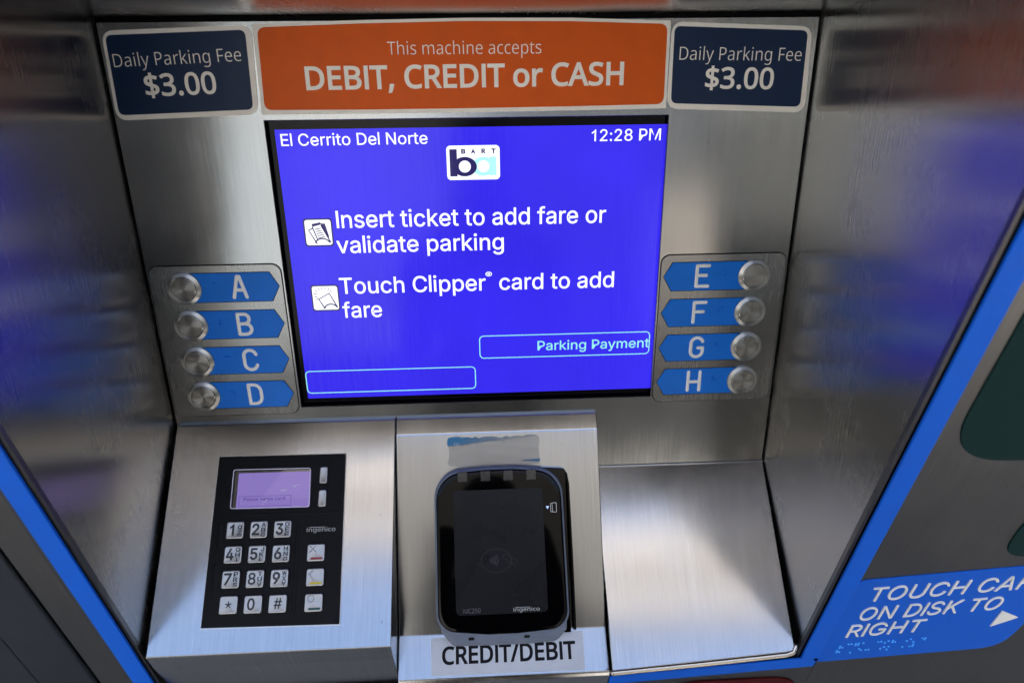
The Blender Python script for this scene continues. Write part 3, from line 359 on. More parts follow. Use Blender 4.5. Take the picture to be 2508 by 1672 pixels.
def area(l): return sum(l[i][0] * l[(i + 1) % len(l)][1] - l[(i + 1) % len(l)][0] * l[i][1] for i in range(len(l))) / 2
def inside(p, l):
    c = False
    for i in range(len(l)):
        (x1, y1), (x2, y2) = l[i - 1], l[i]
        if (y1 > p[1]) != (y2 > p[1]) and p[0] < (x2 - x1) * (p[1] - y1) / (y2 - y1) + x1: c = not c
    return c
_g = {}
def glyph(font, ch, wt):
    k = (font, ch, wt)
    if k in _g: return _g[k]
    adv, cs = FONTS[font][ch]; ls = [[(c[i], c[i + 1]) for i in range(0, len(c), 2)] for c in cs]
    if ls:
        s = 1 if area(max(ls, key=lambda l: abs(area(l)))) > 0 else -1
        kinds = [area(l) * s > 0 for l in ls]
        ls = [[p for i, p in enumerate(l) if math.hypot(p[0] - l[i - 1][0], p[1] - l[i - 1][1]) > 13] for l in ls]
        if wt:
            out = []
            for l in ls:
                n = len(l); o = []
                for i in range(n):
                    a, b, c = Vector(l[i - 1]), Vector(l[i]), Vector(l[(i + 1) % n]); e1, e2 = b - a, c - b
                    n1 = Vector((e1.y, -e1.x)).normalized() * s; n2 = Vector((e2.y, -e2.x)).normalized() * s
                    m = n1 + n2; m = m.normalized() if m.length > 1e-6 else n1
                    q = b + m * wt / max(.6, m.dot(n1)); o.append((q.x, q.y))
                out.append(o)
            ls = out
        outs = [l for l, kd in zip(ls, kinds) if kd]; holes = [l for l, kd in zip(ls, kinds) if not kd]
        G = [[o] for o in outs]
        for h in holes:
            best = None
            for g in G:
                if inside(h[0], g[0]) and (best is None or abs(area(g[0])) < abs(area(best[0]))): best = g
            if best: best.append(h)
    else: G = []
    _g[k] = (adv, G); return _g[k]
def text(bm, s, font, x0, base, cap, x1=None, wt=0, z=0, h=0, slope=0, mi=0, track=0, shear=0, z0=0):
    """lay a line of lettering into bm; x1 stretches it to end there; h > 0 raises it"""
    pen = 0; items = []
    for ch in s:
        adv, G = glyph(font, ch, wt); items.append((pen, G)); pen += adv + track
    xs = [x + p for p, G in items for g in G for x, y in g[0]]
    lo, hi = min(xs), max(xs); sy = cap / 1000; sx = (x1 - x0) / (hi - lo) if x1 is not None else sy
    tot = 0
    for p, G in items:
        for gi, g in enumerate(G):
            tr = lambda q: (x0 + (q[0] + p - lo) * sx + shear * q[1] * sy, base + q[1] * sy + slope * (q[0] + p - lo) * sx)
            loops = [[tr(q) for q in l] for l in g]
            zz = z + gi * (7e-5 if h else 1.2e-5)
            if h: slab(bm, loops, z0, zz + h, mi)
            else: fill(bm, loops, zz, mi)
def textobj(name, parent, fr, mat_, *a, loc=(0, 0, 0), rot=0, **k):
    bm = bmesh.new(); text(bm, *a, **k); return link(name, bm, mat_, parent, fr, loc, smooth=False, rot=rot)
def ell(cx, cy, rx, ry, n=36): return [(cx + rx * math.cos(2 * math.pi * i / n), cy + ry * math.sin(2 * math.pi * i / n)) for i in range(n)]

# ================================================================== SETTING round the machine: unseen, built for the steel to reflect
def world_box(name, x0, x1, y0, y1, z0, z1, m, bev=0):
    bm = bmesh.new(); box(bm, x0, x1, y0, y1, z0, z1)
    if bev: bevel(bm, bev, 2)
    return link(name, bm, m)
conc = mat('sunlit_concrete', (.205, .178, .148), .8, var=.3, vscale=1.5)
conc_d = mat('grey_concrete', (.33, .31, .29), .85, var=.3, vscale=2)
soff = mat('canopy_soffit_paint', (.42, .41, .39), .6, var=.15, vscale=1)
fac = mat('grey_facade', (.26, .26, .25), .75, var=.3, vscale=.5)
facd = mat('dark_facade', (.020, .023, .028), .7, var=.3, vscale=.5)
facu = mat('tan_facade', (.040, .037, .031), .7, var=.3, vscale=.5)
facw = mat('pale_render', (.22, .25, .27), .7, var=.3, vscale=1)
asph = mat('asphalt', (.012, .012, .012), .9, spec=.02, var=.4, vscale=3)
bm = bmesh.new(); fill(bm, [rrect(300, 300, .1, 1)], 0); struct(link('ground', bm, asph))
pave = mat('pale_paving', (.33, .31, .28), .85, var=.25, vscale=2)
bm = bmesh.new(); fill(bm, [[(-15, -3.3), (15, -3.3), (15, .6), (-15, .6)]], .12); box(bm, -15, 15, -3.3, -3.15, 0, .119); struct(link('bounce_pavement', bm, pave))  # unseen pale strip, added to bounce sunlight onto the stickers
struct(world_box('station_wall', -14, 14, .60, .9, 0, 2.7, conc_d))
struct(world_box('canopy', -14, 14, -.62, .9, 2.7, 2.85, soff))
struct(world_box('reflector_beam', -40, 40, -5.35, -5.1, 10.9, 12.05, conc))  # unseen beam, added so the sloping steel mirrors a warm band
struct(world_box('reflector_beam', -40, 40, -5.35, -5.0, 12.75, 14.8, conc))  # second added beam; the gap between them splits the mirrored band
struct(world_box('opposite_building', -45, -.9, -28, -21, 0, 11.5, fac))
struct(world_box('opposite_building', .4, 45, -28, -21.5, 0, 11.5, facd))
struct(world_box('upper_storeys', -45, 45, -28, -21.2, 11.5, 21, facu))
struct(world_box('side_sky_blocker', -24, -16, -18, -1.5, 0, 11, facw))  # unseen block, added to keep low sky off the recess walls
struct(world_box('side_sky_blocker', 16, 24, -18, -1.5, 0, 11, facd))  # same on the right: an added block against the low sky
struct(world_box('reflector_tower', -8.9, -5.9, -20.9, -19.6, 0, 7.6, facw))  # unseen, added for the pale streak mirrored left of the display
struct(world_box('reflector_block', 4.6, 7.6, -20.0, -18.8, 0, 4.5, conc))  # unseen, added for the warm patch mirrored right of the display

# the person taking the picture, seen only as the dark shape in the reflections
def person():
    J = [((0, 0, .98), .12), ((0, 0, 1.18), .11), ((0, .01, 1.40), .11), ((0, .02, 1.50), .05), ((0, .05, 1.62), .075), ((0, .06, 1.71), .07),
         ((.15, 0, 1.40), .045), ((.14, .12, 1.22), .034), ((.07, .28, 1.44), .026), ((-.15, 0, 1.40), .045), ((-.14, .12, 1.22), .034), ((-.07, .28, 1.44), .026),
         ((.09, 0, .90), .08), ((.10, .02, .50), .055), ((.11, -.02, .09), .04), ((.11, .10, .05), .04), ((-.09, 0, .90), .08), ((-.10, .02, .50), .055), ((-.11, -.02, .09), .04), ((-.11, .10, .05), .04)]
    E_ = [(0, 1), (1, 2), (2, 3), (3, 4), (4, 5), (2, 6), (6, 7), (7, 8), (2, 9), (9, 10), (10, 11), (0, 12), (12, 13), (13, 14), (14, 15), (0, 16), (16, 17), (17, 18), (18, 19)]
    me = bpy.data.meshes.new('person'); me.from_pydata([j[0] for j in J], E_, [])
    o = bpy.data.objects.new('person', me); COL.objects.link(o); o.modifiers.new('skin', 'SKIN')
    for v_, j in zip(me.skin_vertices[0].data, J): v_.radius = (j[1], j[1])
    me.skin_vertices[0].data[0].use_root = True
    s_ = o.modifiers.new('sub', 'SUBSURF'); s_.levels = s_.render_levels = 2
    me.materials.append(mat('dark_jacket_cloth', (.06, .06, .065), .85, var=.2)); o.location = (.01, -.80, 0); o.scale = (.92, 1, .93)
    tag(o, 'person in dark clothes standing in front of the machine with both hands raised', 'person')
person()

# ================================================================== THE MACHINE
mach = thing('parking_machine', 'brushed stainless steel parking ticket machine with a deep recess edged in blue', 'ticket machine', MW)
PW = .2733
OX0, OX1, OZ0, OZ1 = -.1599, .1601, -.1237, .1237
def pan(name, bm, m, smooth=False): return link(name, bm, m, mach, PAN, smooth=smooth)
bm = bmesh.new()
slab(bm, [[(-PW, -.1972), (PW, -.1972), (PW, .1945), (-PW, .1945)], [(OX0, OZ0), (OX0, OZ1), (OX1, OZ1), (OX1, OZ0)]], -.0025, 0, bev=.0004)
pan('back_panel', bm, M['steel'])
bm = bmesh.new(); box(bm, -.29, .29, -.23, .215, -.09, -.0085); pan('cabinet_core', bm, M['dark'])
# recess side walls, ceiling
tt = math.tan(LEAN)
def yfront(z): return -.2162 - z * tt          # front plane, in machine coordinates
WX = .2750
for s in (-1, 1):
    bm = bmesh.new()
    za, zb = .215, -.36
    pts = [(.003, za), (yfront(za) + .006, za), (yfront(zb) + .006, zb), (.003, zb)]
    a = [bm.verts.new((s * WX, y, z)) for y, z in pts]; b = [bm.verts.new((s * (WX + .0022), y, z)) for y, z in pts]
    bm.faces.new(a); bm.faces.new(b)
    for i in range(4): bm.faces.new((a[i], a[(i + 1) % 4], b[(i + 1) % 4], b[i]))
    o = link('side_wall', bm, steel('brushed_steel_wall', rough=.25, grain=(0, 1, 0), col=(.36, .35, .335), aniso=.8, bump=.01, fine=1500, amp=.93), mach, MW)
bm = bmesh.new()
zc = .1978
v = [bm.verts.new(q) for q in ((-WX + .001, .003, zc), (WX - .001, .003, zc), (WX - .001, yfront(zc) + .004, zc), (-WX + .001, yfront(zc) + .004, zc))]
v2 = [bm.verts.new((q.co.x, q.co.y, q.co.z + .002)) for q in v]
bm.faces.new(v); bm.faces.new(v2)
for i in range(4): bm.faces.new((v[i], v[(i + 1) % 4], v2[(i + 1) % 4], v2[i]))
link('ceiling_panel', bm, steel('brushed_steel_ceiling', rough=.24, grain=(1, 0, 0), col=(.38, .37, .355), bump=.06), mach, MW)

# sloping keypad housing (left) and reader housing (middle)
def hp(s, n=0):      # point of the housing face: s metres down the slope, n proud of it
    a = R(41.2); return (-.004 - s * math.sin(a) - n * math.cos(a), -.1367 - s * math.cos(a) + n * math.sin(a))
sec = [(.002, -.1367), hp(0), hp(.1905), (-.122, -.300), (-.088, -.372), (.002, -.372)]
bm = bmesh.new()
a = [bm.verts.new((-.2713, y, z)) for y, z in sec]; b = [bm.verts.new((-.0753, y, z)) for y, z in sec]
n = len(sec)
for i in range(n): bm.faces.new((a[i], a[(i + 1) % n], b[(i + 1) % n], b[i]))
bm.faces.new(a); bm.faces.new(b)
bevel(bm, .0009, 3)
hs = link('keypad_housing', bm, M['shelf'], mach, MW)
e = hp(.0152)
sec = [(.002, -.1367), hp(0), e, (-.0905, -.306), (-.1150, -.3320), (-.1155, -.3365), (-.098, -.372), (.002, -.372)]
bm = bmesh.new()
a = [bm.verts.new((-.0747, y, z)) for y, z in sec]; b = [bm.verts.new((.1092, y, z)) for y, z in sec]
n = len(sec)
for i in range(n): bm.faces.new((a[i], a[(i + 1) % n], b[(i + 1) % n], b[i]))
bm.faces.new(a); bm.faces.new(b)
bevel(bm, .0009, 3, 8)
link('reader_housing', bm, M['shelf'], mach, MW)
# right shelf: slopes from the panel to the front lip
bm = bmesh.new()
slab(bm, [rquad([(.1096, -.001), (.1096, -.1775), (.2700, -.1690), (.2738, -.001)], [0, 0, .002, 0])], -.002, 0, bev=.0006)
link('shelf', bm, M['shelf'], mach, SHE)
bm = bmesh.new()
for k, (r_, dz) in enumerate(((.0022, 0),)):
    pts = [(.110, -.1790), (.19, -.1752), (.262, -.1712), (.2685, -.1695), (.2716, -.1650)]
    stroke(bm, pts, .0052, .9, -.0018, 10)
link('shelf_lip', bm, mat('polished_bead', (.55, .5, .42), .16, metal=1, bump=.3, bscale=500), mach, SHE, smooth=True)
# top bend of the shelf
bm = bmesh.new(); stroke(bm, [(.1096, -.0008), (.2735, -.0008)], .003, .8, -.0006, 8)
link('shelf_bend', bm, M['steel'], mach, SHE, smooth=True)

# front of the machine: sheets round the opening, blue trim, inner lip
FX = .2775
BI = [(-FX, -.372), (-FX, .23), (FX, .23), (FX, -.3445), (.112, -.3600), (-.05, -.372)]   # opening outline
def fro(name, bm, m, **k): return link(name, bm, m, mach, FRO, **k)
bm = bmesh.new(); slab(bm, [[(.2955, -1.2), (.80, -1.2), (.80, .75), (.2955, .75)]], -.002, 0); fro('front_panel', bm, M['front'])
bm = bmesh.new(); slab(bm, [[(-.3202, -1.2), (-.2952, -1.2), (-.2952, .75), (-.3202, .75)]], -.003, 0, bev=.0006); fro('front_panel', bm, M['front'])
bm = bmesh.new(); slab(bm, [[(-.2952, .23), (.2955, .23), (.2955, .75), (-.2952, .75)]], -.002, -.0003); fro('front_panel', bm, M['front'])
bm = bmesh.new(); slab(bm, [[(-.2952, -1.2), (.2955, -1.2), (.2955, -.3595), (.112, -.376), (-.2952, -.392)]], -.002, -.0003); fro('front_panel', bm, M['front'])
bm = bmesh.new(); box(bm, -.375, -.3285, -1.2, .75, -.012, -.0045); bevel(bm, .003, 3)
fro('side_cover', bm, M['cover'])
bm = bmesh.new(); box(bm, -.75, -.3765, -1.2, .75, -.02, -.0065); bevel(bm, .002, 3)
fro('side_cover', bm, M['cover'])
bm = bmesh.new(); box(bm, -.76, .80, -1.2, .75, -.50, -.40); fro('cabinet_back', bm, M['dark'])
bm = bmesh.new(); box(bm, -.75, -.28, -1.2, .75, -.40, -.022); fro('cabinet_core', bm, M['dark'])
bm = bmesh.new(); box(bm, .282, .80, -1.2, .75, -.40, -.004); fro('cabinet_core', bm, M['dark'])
bm = bmesh.new(); box(bm, -.28, .282, .235, .75, -.40, -.004); fro('cabinet_core', bm, M['dark'])
bm = bmesh.new(); box(bm, -.28, .282, -1.2, -.40, -.40, -.004); fro('cabinet_core', bm, M['dark'])
# blue trim
T0, T1 = .2785, .2945
def strip(c, z=.0015): 
    bm = bmesh.new(); slab(bm, [c], -.0003, z, bev=.0003); return fro('trim_strip', bm, M['trim'])
strip([(T0, -.3440), (T1, -.3440), (T1, .245), (T0, .245)])
strip([(-T1 + .0015, -.40), (-T0 + .001, -.40), (-T0 + .001, .245), (-T1 + .0015, .245)])
strip([(-T1 + .0015, .2455), (T1, .2455), (T1, .26), (-T1 + .0015, .26)])
strip([(.1105, -.3740), (.2935, -.3590), (.2955, -.3445), (T0 - .0010, -.3445), (.1105, -.3602)], .0009)
# inner lip between wall and trim
for s in (-1, 1):
    bm = bmesh.new(); slab(bm, [rrect(.0032, .60, .0002, 1, s * .2767, -.07)], -.006, -.0016, bev=.0006); fro('wall_lip', bm, M['front'])
bm = bmesh.new(); slab(bm, [[(-.2955 - .0008, -1.2), (-.2930, -1.2), (-.2930, .75), (-.2955 - .0008, .75)]], -.001, .0004); fro('seam', bm, M['gasket'])

# button plates let into the panel
for s in (-1, 1):
    bm = bmesh.new(); cx = s * .2166; w = .1094; cy = -.0598; h = .1385
    slab(bm, [rrect(w, h, .0075, 6, cx, cy)], -.001, .0012, bev=.0003); pan('button_plate', bm, M['plate'])
    bm = bmesh.new(); slab(bm, [rrect(w + .0012, h + .0012, .0081, 6, cx, cy)], -.001, .00025); pan('plate_seam', bm, M['dark'])

# ================================================================== letter plates and push buttons
BR = {'A': '1', 'B': '12', 'C': '14', 'D': '145', 'E': '15', 'F': '124', 'G': '1245', 'H': '125'}
def letter_strokes(c):
    w, h = .0108, .0182
    if c == 'A': return [[(0, 0), (w * .42, h), (w * .58, h), (w, 0)], [(w * .17, h * .36), (w * .83, h * .36)]]
    if c == 'B': return [[(0, 0), (0, h), (w * .5, h)] + arc(w * .5, h * .76, w * .38, h * .24, 90, -90) + [(0, h * .52)], [(w * .5, h * .52)] + arc(w * .52, h * .26, w * .46, h * .26, 90, -90) + [(0, 0)]]
    if c == 'C': return [arc(w * .52, h * .7, w * .5, h * .3, 15, 180) + arc(w * .52, h * .3, w * .5, h * .3, 180, 345)]
    if c == 'D': return [[(0, 0), (0, h), (w * .42, h)] + arc(w * .42, h * .65, w * .55, h * .35, 90, 0) + arc(w * .42, h * .35, w * .55, h * .35, 0, -90) + [(0, 0)]]
    if c == 'E': return [[(w * .95, h), (0, h), (0, 0), (w * .95, 0)], [(0, h * .53), (w * .78, h * .53)]]
    if c == 'F': return [[(w * .95, h), (0, h), (0, 0)], [(0, h * .53), (w * .78, h * .53)]]
    if c == 'G': return [arc(w * .5, h * .7, w * .5, h * .3, 20, 180) + arc(w * .5, h * .3, w * .5, h * .3, 180, 360) + [(w, h * .47), (w * .62, h * .47)]]
    if c == 'H': return [[(0, 0), (0, h)], [(w, 0), (w, h)], [(0, h * .46), (w, h * .46)]]
PITCH = .03310
for i, c in enumerate('ABCDEFGH'):
    left = i < 4; s = -1 if left else 1; row = i % 4; zr = -.0098 - PITCH * row
    bxx = -.2433 if left else .2438
    lp = thing('letter_plate', f'blue arrow plate with raised white letter {c} ' + ('left' if left else 'right') + ' of the display', 'letter plate', PAN, (s * .2035, zr, .0012), 'blue arrow letter plates')
    # arrow outline in plate coordinates
    tipx = -s * .0388; shx = -s * .0316; end = s * .034
    out = [(shx, .0126), (tipx, .0003), (shx, -.0125), (end, -.0125), (end, .0126)]
    bm = bmesh.new(); slab(bm, [out], -.0006, .00035, bev=.00012); link('arrow_plate', bm, M['blue'], lp)
    g = [(x * 1.0 + (.0005 if x > 0 else -.0005), y * 1.045) for x, y in out]
    bm = bmesh.new(); slab(bm, [g], -.0007, .00004); link('plate_edge', bm, M['dark'], lp)
    bm = bmesh.new()
    lx = (-.2035 if left else .1935) - s * .2035
    for st in letter_strokes(c): stroke(bm, [(lx + x, -.0088 + y) for x, y in st], .0031, .6, .0003, 6)
    link('letter', bm, M['letter'], lp, smooth=True)
    bm = bmesh.new(); dx = (-.2190 if left else .2162) - s * .2035
    for d in BR[c]:
        d = int(d); px = dx + (0 if d < 4 else .0027); py = .0037 - ((d - 1) % 3) * .0030
        lathe(bm, [(.0012, .0002), (.0010, .0007), (.0006, .0011), (0, .0012)], 12, cx=px, cy=py)
    link('braille_dots', bm, M['blue'], lp, smooth=True)
    pb = thing('push_button', f'round turned steel push button beside the letter {c}', 'push button', PAN, (bxx, zr, .0012), 'round steel push buttons')
    bm = bmesh.new(); lathe(bm, [(.0141, 0), (.0141, .0014), (.0138, .0018), (.0109, .0030), (.01065, .0029), (.01060, .0016)], 72)
    o = link('bezel', bm, M['spun'], pb, smooth=False)
    bm = bmesh.new(); lathe(bm, [(.0107, .0018), (.0099, .0018)], 48); link('gap_ring', bm, M['dark'], pb)
    bm = bmesh.new(); lathe(bm, [(.01010, .0012), (.01010, .0027), (.0098, .0029), (0, .0029)], 64); link('cap', bm, M['spun_cap'], pb, smooth=False)

# ================================================================== stickers above the display
def quad_in(c, d):
    cx = sum(p[0] for p in c) / 4; return c
nl = thing('price_sticker', 'navy Daily Parking Fee $3.00 sticker left of the orange sign', 'sticker', PAN, (-.2165, .157, 0), 'navy parking fee stickers')
def stk(parent, outer, inner, m_in, ro, ri, ox, oy):
    bm = bmesh.new(); slab(bm, [rquad([(x - ox, y - oy) for x, y in outer], ro)], 0, .00035); link('white_border', bm, M['cream'], parent)
    bm = bmesh.new(); fill(bm, [rquad([(x - ox, y - oy) for x, y in inner], ri)], .00042); link('print_field', bm, m_in, parent)
stk(nl, [(-.2718, .1252), (-.1630, .1283), (-.1599, .1918), (-.2704, .1887)], [(-.2692, .1290), (-.1667, .1321), (-.1650, .1886), (-.2682, .1857)], M['navy'], .009, .005, -.2165, .157)
textobj('price_lettering', nl, PAN, M['sticktext'], 'Daily Parking Fee', 'N', -.2657, .1634, .0093, x1=-.1705, wt=-14, z=.0005, slope=.037)
textobj('price_lettering', nl, PAN, M['sticktext'], '$3.00', 'N', -.2460, .1427, .0152, x1=-.1922, wt=28, z=.0005, slope=.03)
oz = thing('payment_sign', 'orange sign reading DEBIT, CREDIT or CASH above the display', 'sign', PAN, (0, .16, 0))
O_out = [(-.1608, .1282), (-.08, .1278), (0, .1278), (.08, .1282), (.1575, .1288), (.1571, .1924), (.08, .1950), (0, .1955), (-.08, .1945), (-.1593, .1923)]
O_in = [(-.1581, .1315), (-.08, .1309), (0, .1309), (.08, .1313), (.1553, .1321), (.1547, .1902), (.08, .1926), (0, .1933), (-.08, .1922), (-.1561, .1901)]
bm = bmesh.new(); slab(bm, [rquad([(x, y - .16) for x, y in O_out], [.0012] + [0] * 3 + [.0012, .0012] + [0] * 3 + [.0012])], 0, .0003); link('white_border', bm, M['cream'], oz)
bm = bmesh.new(); fill(bm, [rquad([(x, y - .16) for x, y in O_in], [.006] + [0] * 3 + [.006, .006] + [0] * 3 + [.006])], .00038); link('print_field', bm, M['orange'], oz)
textobj('sign_lettering', oz, PAN, M['sticktext'], 'This machine accepts', 'N', -.0601, .1703, .0092, x1=.0575, wt=-14, z=.00046, slope=-.002)
textobj('sign_lettering', oz, PAN, M['sticktext'], 'DEBIT, CREDIT or CASH', 'N', -.1243, .1461, .0160, x1=.1224, wt=36, z=.00046, slope=.004)
nr = thing('price_sticker', 'navy Daily Parking Fee $3.00 sticker right of the orange sign', 'sticker', PAN, (.2145, .157, 0), 'navy parking fee stickers')
stk(nr, [(.1580, .1285), (.2707, .1243), (.2684, .1875), (.1582, .1918)], [(.1611, .1326), (.2665, .1286), (.2653, .1847), (.1603, .1887)], M['navy'], .009, .005, .2145, .157)
textobj('price_lettering', nr, PAN, M['sticktext'], 'Daily Parking Fee', 'N', .1655, .1645, .0095, x1=.2625, wt=-14, z=.0005, slope=-.018)
textobj('price_lettering', nr, PAN, M['sticktext'], '$3.00', 'N', .1874, .1437, .0151, x1=.2424, wt=28, z=.0005, slope=-.022)

# ================================================================== display
DZ = -.006
ds = thing('display_screen', 'large lit blue screen asking for a ticket or card', 'screen', PAN, (0, 0, DZ))
bm = bmesh.new(); slab(bm, [[(-.168, -.131), (.168, -.131), (.168, .131), (-.168, .131)]], -.002, -.0004); link('screen_frame', bm, M['lcd_black'], ds)
bm = bmesh.new(); slab(bm, [[(-.1544, -.1180), (.1609, -.1180), (.1609, .1165), (-.1544, .1165)]], -.0004, 0); link('lit_panel', bm, M['lcd'], ds)
Z = .00005
WT = 12
def st(s, x0, b, c, x1, m='white_em', f='I', wt=WT, name='screen_lettering'): textobj(name, ds, None, M[m], s, f, x0, b, c, x1=x1, wt=wt, z=Z)
st('El Cerrito Del Norte', -.1504, .1040, .0091, -.0337, wt=6); st('12:28 PM', .0995, .1040, .0091, .1563, wt=6)
st('Insert ticket to add fare or', -.1130, .0374, .0140, .1135); st('validate parking', -.1148, .0160, .0138, .0265)
st('Touch Clipper', -.1158, -.0198, .0140, .0101); st('®', .0102, -.0085, .0052, .0158); st('card to add', .0220, -.0196, .0140, .1226); st('fare', -.1152, -.0415, .0138, -.0812)
st('Parking Payment', .0555, -.0772, .0088, .1572, 'mint', wt=10)
for nm, c in (('option_box', (.0034, .1573, -.0834, -.0622)), ('option_box', (-.1540, -.0013, -.1128, -.0915))):
    bm = bmesh.new(); line(bm, rrect(c[1] - c[0], c[3] - c[2], .0035, 3, (c[0] + c[1]) / 2, (c[2] + c[3]) / 2), .00085, Z, True); link(nm, bm, M['mint'], ds)
# operator logo: white rounded card, dark b, pale a
lgo = link('logo', (lambda b: (fill(b, [rrect(.0434, .0273, .0032, 5, .0026, .0886)], Z), b)[1])(bmesh.new()), M['white_em'], ds)
bm = bmesh.new()
fill(bm, [[(-.0166, .0778), (-.0106, .0778), (-.0106, .0994), (-.0166, .0994)]], Z * 3)
fill(bm, [ell(-.0045, .0855, .0099, .0078), ell(-.0044, .0856, .0049, .0048)], Z * 2.6)
link('logo_letter', bm, M['lcd_navy'], lgo, PAN, (0, 0, DZ))
bm = bmesh.new()
fill(bm, [ell(.0107, .0855, .0094, .0076), ell(.0108, .0856, .0049, .0048)], Z * 2); fill(bm, [[(.0157, .0782), (.0214, .0782), (.0214, .0931), (.0157, .0931)]], Z * 2.3)
link('logo_letter', bm, M['lcd_cyan'], lgo, PAN, (0, 0, DZ))
bm = bmesh.new()
for ch, x in (('B', -.0070), ('A', .0010), ('R', .0094), ('T', .0176)): text(bm, ch, 'I', x, .0960, .0033, x1=x + .0034, wt=80, z=Z * 3)
link('logo_lettering', bm, M['lcd_navy'], lgo, PAN, (0, 0, DZ))
# ticket and card icons
def icon(cx, cy, kind):
    bm = bmesh.new(); fill(bm, [rrect(.0240, .0236, .0026, 4, cx, cy)], Z); o = link('icon', bm, M['lcd_navy'], ds)
    bm = bmesh.new(); fill(bm, [rrect(.0216, .0212, .0020, 4, cx, cy)], Z * 2); link('icon_card', bm, M['white_em'], o, PAN, (0, 0, DZ))
    bm = bmesh.new(); zz = Z * 3
    P = lambda *q: [(cx + x * .001, cy + y * .001) for x, y in q]
    if kind:
        fill(bm, [P((-5, 7.2), (2.4, 8.6), (2.6, 6.6), (-4.6, 4.8))], zz)
        fill(bm, [P((2.4, 7.6), (6, 7.4), (8.4, -3), (8.2, -6.2), (3, 4))], zz)
        line(bm, P((-4.7, 5), (-1.2, -6.4)), .0009, zz); line(bm, P((-4.6, 3.5), (-8, 2), (-2, -9.6)), .0010, zz); line(bm, P((2.6, 6), (9.4, -8.6)), .0010, zz)
        line(bm, [(cx + (2.5 + 6.2 * math.cos(R(a))) * .001, cy + (-10 + 4.8 * math.sin(R(a))) * .001) for a in range(165, 10, -15)], .0011, zz)
        for k in range(5): line(bm, P((-2.6 + k * .5, 2.6 - k * 1.8), (2.2 + k * .7, 3.6 - k * 1.8)), .0007, zz)
    else:
        line(bm, P((-1.2, -9.8), (-5.8, -.9), (3.6, 4.2), (9.6, -8.8)), .0011, zz)
        line(bm, [(cx + (4 + 5.6 * math.cos(R(a))) * .001, cy + (-10 + 4.4 * math.sin(R(a))) * .001) for a in range(170, 5, -15)], .0011, zz)
        for a in (35, 55, 78, 100, 122, 145, 168, 195, 215):
            c_, s_ = math.cos(R(a)), math.sin(R(a))
            line(bm, P((c_ * 6.2 - 1, s_ * 5.0 + 3), (c_ * 8.6 - 1, s_ * 7.2 + 2.4)), .0006, zz)
    link('icon_drawing', bm, M['lcd_navy'], o, PAN, (0, 0, DZ))
icon(-.1286, .0339, 1); icon(-.1288, -.0232, 0)

# ================================================================== card keypad
kp = thing('card_keypad', 'black card payment keypad with metal keys and a small violet screen', 'keypad', HOU, (-.1735, -.1005, 0))
def kpl(name, bm, m, parent=None, smooth=False): return link(name, bm, m, parent or kp, HOU, smooth=smooth)
bm = bmesh.new()
slab(bm, [rquad([(-.2292, -.1700), (-.1178, -.1714), (-.1189, -.0306), (-.2296, -.0298)], .0006, 2),
          rquad([(-.2158, -.0757), (-.1476, -.0764), (-.1484, -.0421), (-.2162, -.0413)], .0022, 3)], -.0001, .0024, bev=.0005)
kpl('faceplate', bm, M['black'])
bm = bmesh.new(); slab(bm, [rquad([(-.2302, -.1710), (-.1168, -.1724), (-.1180, -.0297), (-.2305, -.0289)], .0006, 2), [(-.225, -.082), (-.225, -.035), (-.125, -.035), (-.125, -.082)]], -.004, .00025, bev=.0001); kpl('cutout_edge', bm, M['spun'])
# small screen
bm = bmesh.new(); slab(bm, [[(-.219, -.079), (-.145, -.079), (-.145, -.039), (-.219, -.039)]], -.0001, .00015); kpl('window_tray', bm, M['window'])
bm = bmesh.new(); fill(bm, [[(-.2113, -.0768), (-.1470, -.0775), (-.1482, -.0450), (-.2116, -.0447)]], .0004); lp_ = kpl('small_screen', bm, M['purple'])
textobj('screen_lettering', lp_, HOU, M['purple_ink'], 'Please swipe card', 'N', -.2055, -.0690, .0029, x1=-.1697, z=.0005, slope=-.003, track=60, wt=14)
bm = bmesh.new(); line(bm, [(-.2092, -.0738), (-.1645, -.0739), (-.1646, -.0653), (-.2092, -.0650)], .00042, .0005, True); kpl('text_box', bm, M['purple_ink'], lp_)
# crinkled protective film over the window: thin raised rim and creases
bm = bmesh.new(); stroke(bm, rquad([(-.2153, -.0752), (-.1481, -.0759), (-.1489, -.0426), (-.2157, -.0418)], .002, 3), .0007, .7, .0022, 4, True)
for pts in ([(-.1640, -.0570), (-.1618, -.0585), (-.1600, -.0600)], [(-.1635, -.0571), (-.1605, -.0567), (-.1580, -.0566)], [(-.1895, -.0718), (-.1870, -.0700), (-.1848, -.0682)], [(-.1740, -.0602), (-.1722, -.0610), (-.1700, -.0604), (-.1682, -.0597)]):
    stroke(bm, pts, .0005, .8, .0005, 4)
kpl('window_film', bm, mat('clear_film', (.75, .72, .85), .15, spec=.8), smooth=True)
